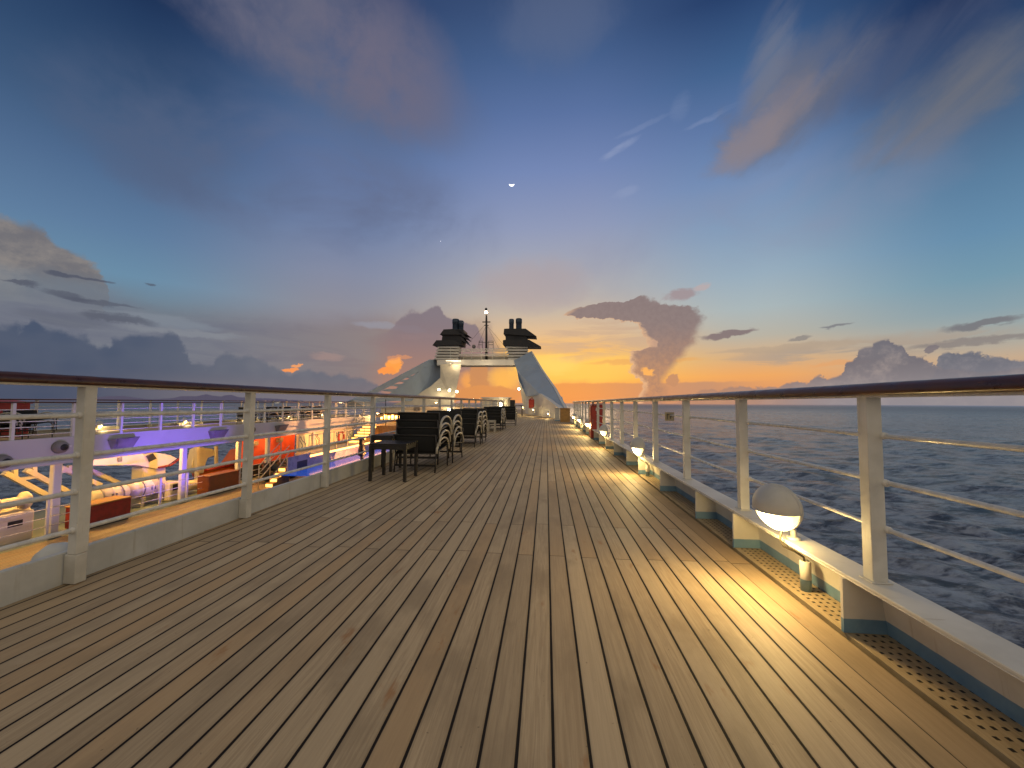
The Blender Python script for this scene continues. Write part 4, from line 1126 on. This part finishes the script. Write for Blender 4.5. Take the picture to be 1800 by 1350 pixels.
# columns under the opposite deck
for i, (px, lb) in enumerate(((97,'leftmost white column, lit violet, beside the wine red chest'),(320,'slim cream column left of the boat gear'),(417,'cream column right of the orange wood chest'),(468,'cream column before the red lit wall'),(548,'cream column at the end of the cream windows'))):
    p = at(px, 850, X=XO-.1)
    mb = MB(); mb.box(p.x-.07,p.x+.07,p.y-.09,p.y+.09,ZF+.02,-.642)
    t = thing('deck_column', lb, 'column', (p.x, p.y, ZF), 'columns under the opposite deck')
    mb.build('shaft', M['white_far'], t, world=True, bevel=.015)
    mb = MB(); mb.box(p.x-.12,p.x+.12,p.y-.14,p.y+.14,ZF+.001,ZF+.02); mb.build('base', M['white_far'], t, world=True)

# chests on the pool deck
def chest(label, x0, x1, y0, y1, h, m, lidm):
    t = thing('deck_chest', label, 'chest', ((x0+x1)/2, (y0+y1)/2, ZF), 'chests along the pool deck')
    mb = MB(); mb.box(x0,x1,y0,y1,ZF+.06,ZF+h); mb.build('body', m, t, world=True, bevel=.012)
    mb = MB(); mb.box(x0-.02,x1+.02,y0-.02,y1+.02,ZF+h+.002,ZF+h+.04); mb.build('lid', lidm, t, world=True, bevel=.008)
    mb = MB(); mb.box(x0+.03,x1-.03,y0+.03,y1-.03,ZF+.001,ZF+.058); mb.build('plinth', M['frame_dark'], t, world=True)
    return t
chest('wine red chest with pale lid on the orange lit deck behind the first near post', -12.95, -12.40, 9.45, 10.65, .62, M['redbox'], M['yellow_wood'])
chest('orange brown wooden chest left of the second near post', -12.90, -12.42, 13.35, 14.75, .70, M['orange_wood'], M['orange_wood'])

# rail at the outer edge of the pool deck
r5 = thing('ship_railing', 'low white railing with small gates behind the two chests, outboard of the columns', 'railing', (-12.55, 0, ZF))
for k in range(0, 14):
    y = 5.0+.95*k
    if 9.3 < y < 10.8 or 13.2 < y < 14.9: continue
    mb = MB(); mb.box(-12.58,-12.53,y-.025,y+.025,ZF,ZF+1.02); mb.build('post', M['white_far'], r5, world=True)
for (ya, yb) in ((4.5,9.3),(10.8,13.2),(14.9,18.0)):
    for z in (.12, .34, .56, .78, 1.02):
        mb = MB(); mb.tube([(-12.555, ya, ZF+z), (-12.555, yb, ZF+z)], .016 if z > 1 else .011, 6); mb.build('rod', M['rod'], r5, world=True)

# boat gear outboard
def pl(px, py, X): return at(px, py, X=X)
def frame_bar(mb, a, b, X, w=.11): mb.bar(pl(*a, X), pl(*b, X), w, w)
for (lb, segs) in (
    ('left pair of sloping white davit rails above the dark sea', [((7,831),(84,872)),((45,826),(118,864)),((26,824),(26,842)),((60,820),(60,838)),((30,843),(64,838))]),
    ('right pair of sloping white davit rails just behind the first near post', [((106,822),(176,853)),((152,824),(210,850)),((122,818),(122,830)),((107,829),(130,827))])):
    t = thing('boat_davit', lb, 'davit', pl(segs[0][1][0], segs[0][1][1], -15.2), 'davits outboard of the pool deck')
    for i, (a, b) in enumerate(segs):
        mb = MB(); frame_bar(mb, a, b, -15.2, .13 if i < 2 else .09); mb.build('rail' if i < 2 else 'strut', M['cream'], t, world=True)
t = thing('boat_crane', 'cream boat crane with a long jib and stout pedestal under the purple fascia', 'crane', pl(275,880,-14.6))
mb = MB(); X = -14.6
mb.poly([pl(px,py,X) for px,py in ((152,797),(222,790),(256,799),(270,795),(300,800),(312,806),(300,815),(281,826),(240,818),(150,819))], (-.45,0,0)); mb.build('jib', M['cream'], t, world=True, bevel=.02)
mb = MB(); mb.poly([pl(px,py,X-.05) for px,py in ((252,822),(292,820),(294,905),(250,905))], (-.5,0,0)); mb.build('pedestal', M['cream'], t, world=True, bevel=.03)
mb = MB(); mb.tube([pl(279,822,X+.05), pl(300,818,X+.05), pl(316,806,X+.05)], .04, 6); mb.build('hydraulic_arm', M['redbox'], t, world=True)
mb = MB(); mb.poly([pl(px,py,X+.02) for px,py in ((256,801),(268,797),(275,806),(262,812))], (.02,0,0)); mb.build('panel', M['navy'], t, world=True)
mb = MB(); mb.poly([pl(px,py,X+.02) for px,py in ((207,804),(214,803),(214,811),(207,812))], (.02,0,0)); mb.build('hatch', M['grey'], t, world=True)
t = thing('boat_davit', 'curved cream davit arm right of the crane against the dark sea', 'davit', pl(340,860,-15.0), 'davits outboard of the pool deck')
mb = MB(); X = -15.0
mb.poly([pl(px,py,X) for px,py in ((344,790),(352,786),(372,788),(380,792),(379,800),(366,805),(362,815),(358,832),(345,832),(336,824))], (-.3,0,0)); mb.build('arm', M['cream'], t, world=True, bevel=.02)
mb = MB(); frame_bar(mb, (346,786), (346,850), X+.1, .12); mb.build('strut', M['cream'], t, world=True)
mb = MB(); frame_bar(mb, (380,784), (380,822), X+.1, .10); mb.build('strut', M['cream'], t, world=True)
# rescue boat
t = thing('rescue_boat', 'orange rescue boat hanging behind the orange wooden chest', 'boat', pl(392,830,-15.4))
mb = MB(); c0 = pl(385,822,-15.4); n = 12; secs = [(-1.3,.12,.25),(-.9,.42,.05),(0,.55,0),(.9,.5,.03),(1.35,.36,.1)]
vs = []; fs = []
for (yy, hw, dz) in secs:
    for k in range(n):
        a = math.pi+math.pi*k/(n-1); vs.append((c0.x+hw*math.cos(a), c0.y+yy, c0.z+.1+(.55-dz)*math.sin(a)))
for i in range(len(secs)-1):
    for k in range(n-1): fs.append((i*n+k, i*n+k+1, (i+1)*n+k+1, (i+1)*n+k))
mb.addv(vs, fs, True); mb.build('hull', M['orange'], t, world=True)
mb = MB(); mb.poly([(c0.x+.25,c0.y+.35,c0.z+.1),(c0.x+.25,c0.y+1.25,c0.z+.1),(c0.x+.25,c0.y+1.25,c0.z+.75),(c0.x+.25,c0.y+.95,c0.z+.75)], (-.55,0,0)); mb.build('console', M['orange'], t, world=True, bevel=.02)
mb = MB(); mb.tube([(c0.x+.45,c0.y-1.2,c0.z+.12),(c0.x+.57,c0.y,c0.z+.13),(c0.x+.45,c0.y+1.3,c0.z+.13)], .07, 8); mb.build('fender', M['red'], t, world=True)
# life raft canisters and deck machinery
rafts = [(-14.0,6.4,'first raft canister at the left edge of the photo'),(-14.0,7.6,'second raft canister from the left edge'),(-13.9,8.7,'raft canister left of the violet column'),(-13.7,11.0,'raft canister right of the first near post'),(-13.7,12.2,'raft canister below the crane jib')]
rp = None
for x, y, lb in rafts:
    if rp is None:
        t = thing('life_raft_canister', '', 'canister', (x, y, ZF-.03), 'white life raft canisters')
        mb = MB(); mb.lathe([(0,-.56),(.22,-.54),(.30,-.46),(.31,-.03),(.33,-.02),(.33,.02),(.31,.03),(.30,.46),(.22,.54),(0,.56)], (0,0,.58), 20, 'Y'); mb.build('shell', M['cream'], t)
        for s in (-.28,.28):
            mb = MB(); mb.lathe([(.313,-.02),(.322,-.02),(.322,.02),(.313,.02)], (0,s,.58), 20, 'Y'); mb.build('strap', M['grey'], t)
        mb = MB(); mb.box(-.28,.28,-.36,-.28,0,.30); mb.box(-.28,.28,.28,.36,0,.30); mb.box(-.30,-.24,-.40,.40,.301,.34); mb.build('cradle', M['cream'], t)
        mb = MB(); mb.box(.309,.315,-.08,.08,.52,.66); mb.build('data_plate', M['grey'], t)
        rp = t; c = t
    else: c = copy_tree(rp); c.location = (x, y, ZF-.03)
    relabel(c, 'white drum '+lb)
t = thing('winch', 'pale winch housing with a dark opening under the left davit rails', 'winch', (-13.2,8.5,ZF))
p = (-13.2, 8.5)
mb = MB(); mb.box(p[0]-.3,p[0]+.22,p[1]-.35,p[1]+.35,ZF+.0,ZF+.75); mb.build('housing', M['cream'], t, world=True, bevel=.05, seg=2)
mb = MB(); mb.lathe([(0,-.3),(.22,-.3),(.22,-.26),(.12,-.25),(.12,.25),(.22,.26),(.22,.3),(0,.3)], (p[0],p[1],ZF+.98), 16, 'Y'); mb.build('drum', M['cream'], t, world=True)
mb = MB(); mb.box(p[0]+.221,p[0]+.226,p[1]-.15,p[1]+.12,ZF+.42,ZF+.56); mb.build('opening', M['black'], t, world=True)
t = thing('pump_unit', 'low pale machine with a grilled box beside the crane pedestal', 'machine', (-13.6,12.9,ZF))
mb = MB(); mb.box(-13.8,-13.2,12.6,13.1,ZF-.03,ZF+.62); mb.build('cabinet', M['cream'], t, world=True, bevel=.06, seg=2)
mb = MB(); mb.box(-13.198,-13.19,12.7,12.95,ZF+.34,ZF+.56); mb.build('grille', M['black'], t, world=True)
mb = MB(); mb.lathe([(0,-.4),(.2,-.38),(.2,.38),(0,.4)], (-13.6,13.75,ZF+.28), 14, 'Y'); mb.build('tank', M['cream'], t, world=True)

# red lit wall, with floodlights, and the cream windowed wall further aft
w = thing('saloon_wall', 'orange red lit wall under the opposite deck between two cream columns', 'wall', (-13.6, 18.4, ZF))
mb = MB(); mb.box(-13.7,-13.6,16.3,19.9,ZF+.55,-.15); mb.build('panel', mat('red_wall', (.50,.07,.02), .5, emit=(1,.10,.02), estr=.13, var=.35, vscale=.9), w, world=True)  # lamplight on the wall put in as a faint red glow
mb = MB(); mb.box(-13.72,-13.58,16.3,19.9,ZF,ZF+.548); mb.build('plinth', M['frame_dark'], w, world=True)
for y in (16.9, 18.6):
    mb = MB(); mb.box(-13.6,-13.45,y-.16,y+.16,-1.05,-.85); mb.build('speaker_box', M['grey'], w, world=True)
w = thing('window_wall', 'cream lit wall with tall etched windows beside the red lifebuoy', 'wall', (XO-.1, 21.6, ZF))
mb = MB(); mb.box(XO-.2,XO-.1,18.9,24.5,ZF,ZF+1.02); mb.box(XO-.2,XO-.1,18.9,24.5,-.74,-.62); mb.build('panel', M['cream'], w, world=True)
yy = np.linspace(18.9, 24.5, 6)
for a, b in zip(yy, yy[1:]):
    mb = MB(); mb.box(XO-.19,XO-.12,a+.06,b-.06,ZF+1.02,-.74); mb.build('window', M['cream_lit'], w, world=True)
    mb = MB()
    for q in range(3):
        y0 = a+.2+random.random()*.6; pts = [(XO-.115, y0+random.uniform(-.12,.12)+.1*math.sin(i), ZF+1.06+i*.13) for i in range(6)]
        mb.tube(pts, .018, 5)
    e = mb.build('etching', M['grey'], None); e.data.transform(Matrix.Translation(-w.location)); e.parent = w
for y in yy:
    mb = MB(); mb.box(XO-.2,XO-.09,y-.055,y+.055,ZF+1.021,-.741); mb.build('mullion', M['cream'], w, world=True)
# lifebuoy
p = at(600, 768, X=XO+.02); t = thing('lifebuoy', 'orange red lifebuoy ring hung on the cream windowed wall', 'lifebuoy', p)
mb = MB(); pts = []
ring = [(math.cos(2*math.pi*k/28), math.sin(2*math.pi*k/28)) for k in range(29)]
mb.tube([(0, .30*a, .30*b) for a, b in ring], .06, 10, cap=False); mb.build('ring', M['red'], t)
for q in range(4):
    a0 = math.pi/4+q*math.pi/2; mb = MB()
    mb.tube([(0, .30*math.cos(a0+d), .30*math.sin(a0+d)) for d in (-.13,-.04,.04,.13)], .063, 10); mb.build('band', M['white_far'], t)
# dark loungers before the red wall
for i, (x, y, lb) in enumerate(((-12.1,16.3,'dark rattan tub chair left one of three before the red wall'),(-11.9,17.0,'dark rattan tub chair middle one of three before the red wall'),(-12.1,17.7,'dark rattan tub chair right one of three before the red wall'))):
    if i == 0:
        t = thing('tub_chair', '', 'chair', (x,y,ZF), 'dark tub chairs on the pool deck')
        mb = MB(); mb.lathe([(0,.05),(.34,.05),(.38,.25),(.36,.40),(0,.42)], (0,0,0), 18); mb.build('seat', M['frame_dark'], t)
        vs = []; fs = []
        for k in range(15):
            a = math.pi*.5+math.pi*1.3*(k/14-.5)+math.pi*.5
            h = .78-.18*abs(k/14-.5)*2
            vs += [(.40*math.cos(a),.40*math.sin(a),.08),(.44*math.cos(a),.44*math.sin(a),h)]
        fs = [(2*k,2*k+1,2*k+3,2*k+2) for k in range(14)]
        mb = MB(); mb.addv(vs, fs, True); o = mb.build('backrest', M['frame_dark'], t); s_ = o.modifiers.new('thickness','SOLIDIFY'); s_.thickness = .05
        tp0 = t; c = t
    else: c = copy_tree(tp0); c.location = (x,y,ZF)
    c.rotation_euler = (0,0,random.uniform(-1,1)); relabel(c, lb)

# raised pool
XP, ZR, ZW = -11.1, -1.56, -2.03
mb = MB(); mb.box(XO+.14, XP, 18.3, 25.5, ZF+.001, ZR); struct(mb.build('pool_terrace', M['cream']))
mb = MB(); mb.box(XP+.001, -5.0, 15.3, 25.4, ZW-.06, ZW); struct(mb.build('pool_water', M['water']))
mb = MB(); mb.box(XP+.002, XP+.06, 15.75, 17.3, ZW, -1.40); mb.box(XP+.002, XP+.05, 17.301, 25.4, ZW, ZR-.04)
struct(mb.build('pool_wall', M['purple']))
mb = MB(); mb.box(XP+.062, XP+.066, 16.36, 17.1, -1.98, -1.67); o = mb.build('pool_notice', M['navy']); o.name = 'pool_sign'; tag(o, 'dark rectangular panel on the violet pool wall by the lit steps', 'sign')
mb = MB(); mb.box(XP-.06, XP+.075, 17.31, 25.4, ZR-.035, ZR+.03); o = mb.build('light_strip', M['ledstrip']); tag(o, 'long glowing orange light strip along the far rim of the pool', 'light')
mb = MB(); mb.box(XP+.3, -5, 25.42, 25.49, ZW, ZR-.02); struct(mb.build('pool_end_wall', M['cream']))
def steps(name, label, x0, x1, y0, run, z0, rise, n, dirn=1):
    t = thing(name, label, 'steps', ((x0+x1)/2, y0, z0), 'lit steps around the pool')
    for i in range(n):
        ya = y0+run*i; mb = MB(); mb.box(x0,x1,ya,ya+run-.002,z0,z0+rise*(i+1)); mb.build('step', M['yellow_wood'], t, world=True)
        mb = MB(); mb.box(x0+.03,x1-.03,ya-.004,ya-.001,z0+rise*i+.02,z0+rise*(i+1)-.03); mb.build('step_light', M['steplight'], t, world=True)
    return t
s1 = steps('pool_steps', 'short flight of glowing steps up to the violet pool panel', -11.48, -11.13, 15.0, .25, ZF, .17, 4)
for x in (-11.53,):
    mb = MB()
    for z in (.35,.62,.92): mb.tube([(x,14.7,ZF+z),(x,15.95,ZF+.85+z)], .02, 6)
    for y in (14.7,15.32,15.95): mb.tube([(x,y,ZF+(y-14.7)*.68),(x,y,ZF+.92+(y-14.7)*.68)], .02, 6)
    mb.build('handrail', M['arm'], s1, world=True)
mb = MB()
for z in (.35,.9): mb.tube([(-11.1,15.9,-1.40+z*.55),(-11.1,14.8,ZF+z)], .02, 6)
mb.build('handrail', M['arm'], s1, world=True)
s2 = steps('pool_steps', 'far flight of glowing orange steps behind the lifebuoy', XO+.2, -11.4, 23.35, .36, ZR, .16, 6)
mb = MB()
for z in (.5,.95): mb.tube([(XO+.16,23.2,ZR+z),(XO+.16,25.5,ZR+1.0+z)], .03, 6)
for y in (23.2,24.4,25.5): mb.tube([(XO+.16,y,ZR+(y-23.2)*.44),(XO+.16,y,ZR+.95+(y-23.2)*.44)], .025, 6)
mb.build('handrail', M['arm'], s2, world=True)
# terrace rail posts
r6 = thing('terrace_railing', 'thin rail with slender posts along the glowing pool rim', 'railing', (XP-.2, 19, ZR))
for y in (17.6,18.8,20.0,21.2,22.4,23.2):
    mb = MB(); mb.tube([(XP-.2,y,ZR),(XP-.2,y,ZR+.95)], .02, 6); mb.build('post', M['arm'], r6, world=True)
mb = MB(); mb.tube([(XP-.2,17.6,ZR+.95),(XP-.2,23.2,ZR+.95)], .022, 6); mb.build('handrail', M['arm'], r6, world=True)
# landing with the bar aft of the pool
mb = MB(); mb.box(XO+.2, -2.9, 25.51, 33, -1.2, -.60); struct(mb.build('bar_terrace', M['yellow_wood']))
mb = MB(); mb.box(XO+.2, -2.9, 25.53, 33, -2.6, -1.201); struct(mb.build('terrace_wall', M['cream']))
mb = MB(); mb.box(-11.3, -6.5, 25.44, 25.53, -1.58, -1.48); o = mb.build('light_strip', M['hot']); tag(o, 'glowing orange strip low on the terrace wall behind the side tables', 'light')
t = thing('bar_counter', 'orange lit bar counter aft of the pool, glowing under its top', 'bar', (-9, 30.5, -.52))
a, b = at(668,742,Y=30.5), at(706,742,Y=30.5)
mb = MB(); mb.box(a.x,b.x+.6,30.5,31.2,-.599,.05); mb.build('front', M['yellow_wood'], t, world=True)
mb = MB(); mb.box(a.x-.1,b.x+.7,30.3,31.3,.052,.11); mb.build('top', M['frame_dark'], t, world=True)
for i in range(6):
    mb = MB(); x = a.x+.05+i*(b.x-a.x)/6; mb.box(x,x+(b.x-a.x)/6-.12,30.46,30.497,-.38,-.10+.06*(i % 2)); mb.build('lamp_panel', M['hot'], t, world=True)
# aft wall behind the bar
t = thing('aft_wall', 'cream wall behind the bar at the far end of the well', 'wall', (-8, 33, -.5))
mb = MB(); mb.box(-14.6,-2.9,33,33.1,-.62,.62); mb.build('panel', M['cream'], t, world=True)
mb = MB(); p, q = at(727,712,Y=32.9), at(737,722,Y=32.9); mb.box(p.x,q.x,32.94,32.99,q.z,p.z); mb.build('window', M['grey'], t, world=True)
mb = MB(); p, q = at(800,709,Y=32.9), at(815,716,Y=32.9); mb.box(p.x,q.x,32.94,32.99,q.z,p.z); mb.build('window', M['grey'], t, world=True)
t = thing('bulkhead_light', 'small lamp on the cream wall above the second chair stack', 'lamp', at(789,721,Y=32.7))
mb = MB(); mb.lathe([(0,-.13),(.1,-.1),(.12,0),(.1,.1),(0,.13)], (0,0,0), 12); mb.build('bulb', M['bulb'], t)
mb = MB(); mb.box(-.12,.12,.11,.26,-.14,.14); mb.build('backplate', M['white_far'], t)
r7 = thing('ship_railing', 'thin railing across the aft end of the well before the cream wall', 'railing', (-8, 29.5, -.5))
for x in np.arange(-12.2, -3, 1.3):
    mb = MB(); mb.tube([(x,28.0,-.60),(x,28.0,.5)], .025, 6); mb.build('post', M['arm'], r7, world=True)
for z in (-.2,.15,.5):
    mb = MB(); mb.tube([(-12.3,28.0,z),(-2.9,28.0,z)], .018, 6); mb.build('rod', M['frame_dark'] if z < .5 else M['wood_rail'], r7, world=True)
t = thing('flag_pole', 'slender dark pole in front of the lit bar', 'pole', at(678,750,Y=25.8))
mb = MB(); mb.tube([at(678,750,Y=25.8), at(678,702,Y=25.8)], .028, 6); mb.build('pole', M['frame_dark'], t, world=True)
mb = MB(); b = at(678,750,Y=25.8); mb.lathe([(0,-.02),(.12,-.02),(.10,.05),(.03,.07)], tuple(b), 12); mb.build('base', M['frame_dark'], t, world=True)

# stacks on the opposite deck
opp = [(-13.3,16.2,0,'first'),(-13.3,17.4,math.pi,'second'),(-13.3,18.8,0,'third'),(-13.3,20.1,math.pi,'fourth'),(-13.3,21.5,0,'fifth')]
for x, y, rz, ph in opp:
    for k in range(3):
        c = copy_tree(proto); c.location = (x, y+(1 if rz == 0 else -1)*.045*k, .105*k); c.rotation_euler = (0,0,rz+R(90)*0+random.uniform(-.05,.05))
        relabel(c, 'dark chair, %s in the %s stack on the far opposite deck' % (['bottom','middle','top'][k], ph), 'stacked chairs on the opposite deck')
for x, y, k, lb in ((-13.6,7.6,0,'bottom'),(-13.6,7.65,1,'middle'),(-13.6,7.7,2,'top')):
    pass
for j, (x, y, ph) in enumerate(((-13.3,8.0,'left'),(-13.3,8.75,'right'))):
    for k in range(3):
        c = copy_tree(proto); c.location = (x, y+.045*k, .105*k); c.rotation_euler = (0,0,-math.pi/2+random.uniform(-.05,.05))
        relabel(c, 'dark chair, %s in the %s stack below the red cabinet across the well' % (['bottom','middle','top'][k], ph), 'stacked chairs on the opposite deck')
t = thing('life_jacket_cabinet', 'red cabinet at the far opposite rail above dark chairs, far left', 'cabinet', (-14.45, 8.9, 0))
mb = MB(); mb.poly([(-14.75,8.75,.001),(-14.3,8.75,.001),(-14.3,8.75,.90),(-14.75,8.75,.97)], (0,.75,0)); mb.build('body', M['red'], t, world=True, bevel=.01)
mb = MB(); mb.poly([(-14.78,8.72,.975),(-14.27,8.72,.905),(-14.27,8.72,.93),(-14.78,8.72,1.0)], (0,.81,0)); mb.build('lid', M['red'], t, world=True)

# ------------------------------------------------------------------ person by the pool
def person():
    P0 = at(636, 800, X=-9.6); bx, by = P0.x, P0.y
    t = bpy.data.objects
    V = [(0,0,.93),(0,0,1.12),(0,.01,1.34),(0,0,1.47),(0,-.01,1.56),(0,-.02,1.66),
         (-.19,0,1.38),(-.24,-.02,1.12),(-.20,-.16,.93),(-.17,-.22,.90),(.19,0,1.38),(.25,-.02,1.12),(.20,-.14,.93),(.16,-.20,.91),
         (-.10,0,.86),(-.11,-.02,.48),(-.11,.02,.08),(-.11,-.13,.03),(.10,0,.86),(.11,-.01,.48),(.11,.04,.08),(.11,-.11,.03)]
    E = [(0,1),(1,2),(2,3),(3,4),(4,5),(2,6),(6,7),(7,8),(8,9),(2,10),(10,11),(11,12),(12,13),(0,14),(14,15),(15,16),(16,17),(0,18),(18,19),(19,20),(20,21)]
    Rd = [.16,.14,.17,.06,.085,.095,.075,.06,.045,.035,.075,.06,.045,.035,.11,.08,.055,.045,.11,.08,.055,.045]
    me = bpy.data.meshes.new('person'); me.from_pydata([tuple(Vector(v)) for v in V], E, [])
    o = bpy.data.objects.new('person', me); COL.objects.link(o); o.location = (bx, by, ZF); o.scale = (.93,.93,.93); o.rotation_euler = (0,0,R(120))
    m = o.modifiers.new('skin', 'SKIN'); s = o.modifiers.new('smooth', 'SUBSURF'); s.levels = 2; s.render_levels = 2
    for i, d in enumerate(me.skin_vertices[0].data): d.radius = (Rd[i], Rd[i]*.8); d.use_root = (i == 0)
    mt = bpy.data.materials.new('person_clothes'); mt.use_nodes = True; nt = mt.node_tree; g = G(nt)
    tc = g.n('ShaderNodeTexCoord'); x, y, z = g.sep(tc.outputs['Object'])
    ax = g.m('ABSOLUTE', x)
    skin = g.mx(g.m('GREATER_THAN', z, 1.49), g.mul(g.m('LESS_THAN', y, -.15), g.m('GREATER_THAN', z, .8)))
    c = g.mixc(g.m('GREATER_THAN', z, .90), (.012,.014,.03,1), (.012,.011,.014,1)); c = g.mixc(skin, c, (.42,.24,.17,1))
    nt.links.new(c, nt.nodes['Principled BSDF'].inputs['Base Color']); nt.nodes['Principled BSDF'].inputs['Roughness'].default_value = .7
    me.materials.append(mt)
    tag(o, 'person in dark clothes with long dark hair standing beside the blue pool', 'person')
    mb = MB(); mb.lathe([(.05,-.36),(.14,-.30),(.15,-.12),(.135,.05),(.105,.12),(0,.15)], (0,.025,1.63), 16); mb.build('hair', M['hair'], o)
    mb = MB(); mb.lathe([(.27,-.34),(.285,-.30),(.25,.0),(.23,.16),(.19,.27),(.09,.33)], (0,0,1.12), 20); h = mb.build('jacket', M['black'], o)
    h.scale = (1, .72, 1)
person()

# ------------------------------------------------------------------ lit lamps of the well, each with its fitting
def fitting(name, label, loc, energy, color, size=.12, group='small lamps in the pool well', **kw):
    t = thing(name, label, 'lamp', loc, group)
    mb = MB(); mb.lathe([(0,.05),(.10,.05),(.11,.01),(.10,0),(0,0)], (0,0,-.002), 14); mb.build('housing', M['white_far'], t)
    mb = MB(); mb.lathe([(0,-.03),(.06,-.02),(.085,-.002)], (0,0,-.002), 14); mb.build('lens', mat('lens_'+label[:12], color, .5, emit=color, estr=12), t)
    l = light(kw.get('kind','POINT'), name+'_light', Vector(loc)+Vector((0,0,-.09)), energy, color, t, size, kw.get('target'), kw.get('cone'))
    return t
for i, y in enumerate((6.6, 9.1, 11.6, 14.1)):
    fitting('ceiling_lamp', 'ceiling lamp under the opposite deck, number %s from the left over the chests' % ['one','two','three','four'][i], (-13.3, y, -.20), 180, (1.0,.56,.14))
for i, y in enumerate((16.8, 19.2)):
    fitting('ceiling_lamp', 'ceiling lamp under the opposite deck over the %s end of the red wall' % ['near','far'][i], (-12.9, y, -.20), 110, (1.0,.40,.08))
fitting('pool_lamp', 'violet uplight in the pool well aimed at the near fascia', (-7.2, 10.6, ZF+.3), 2600, (.22,.11,1.0), kind='SPOT', target=(XO, 12.0, -.2), cone=44, group='violet lamps in the well')
fitting('pool_lamp', 'violet uplight in the pool well aimed at the leftmost fascia', (-7.2, 7.4, ZF+.3), 420, (.60,.40,1.0), kind='SPOT', target=(XO, 8.2, -.2), cone=48, group='violet lamps in the well')
fitting('pool_lamp', 'amber uplight in the pool aimed at the orange fascia', (-7.4, 20.0, ZW+.3), 2800, (1.0,.42,.12), kind='SPOT', target=(XO, 20.5, -.4), cone=70, group='amber lamps in the well')
fitting('pool_lamp', 'violet underwater lamp lighting the pool wall', (-8.6, 17.2, ZW+.12), 45, (.6,.32,1.0), kind='SPOT', target=(XP, 17.8, -1.7), cone=100, group='violet lamps in the well')
fitting('ceiling_lamp', 'amber lamp over the bar terrace', (-8.6, 29.6, 1.0), 260, (1.0,.56,.2))
fitting('ceiling_lamp', 'amber lamp over the far pool terrace by the steps', (-11.9, 26.4, .2), 90, (1.0,.55,.2))
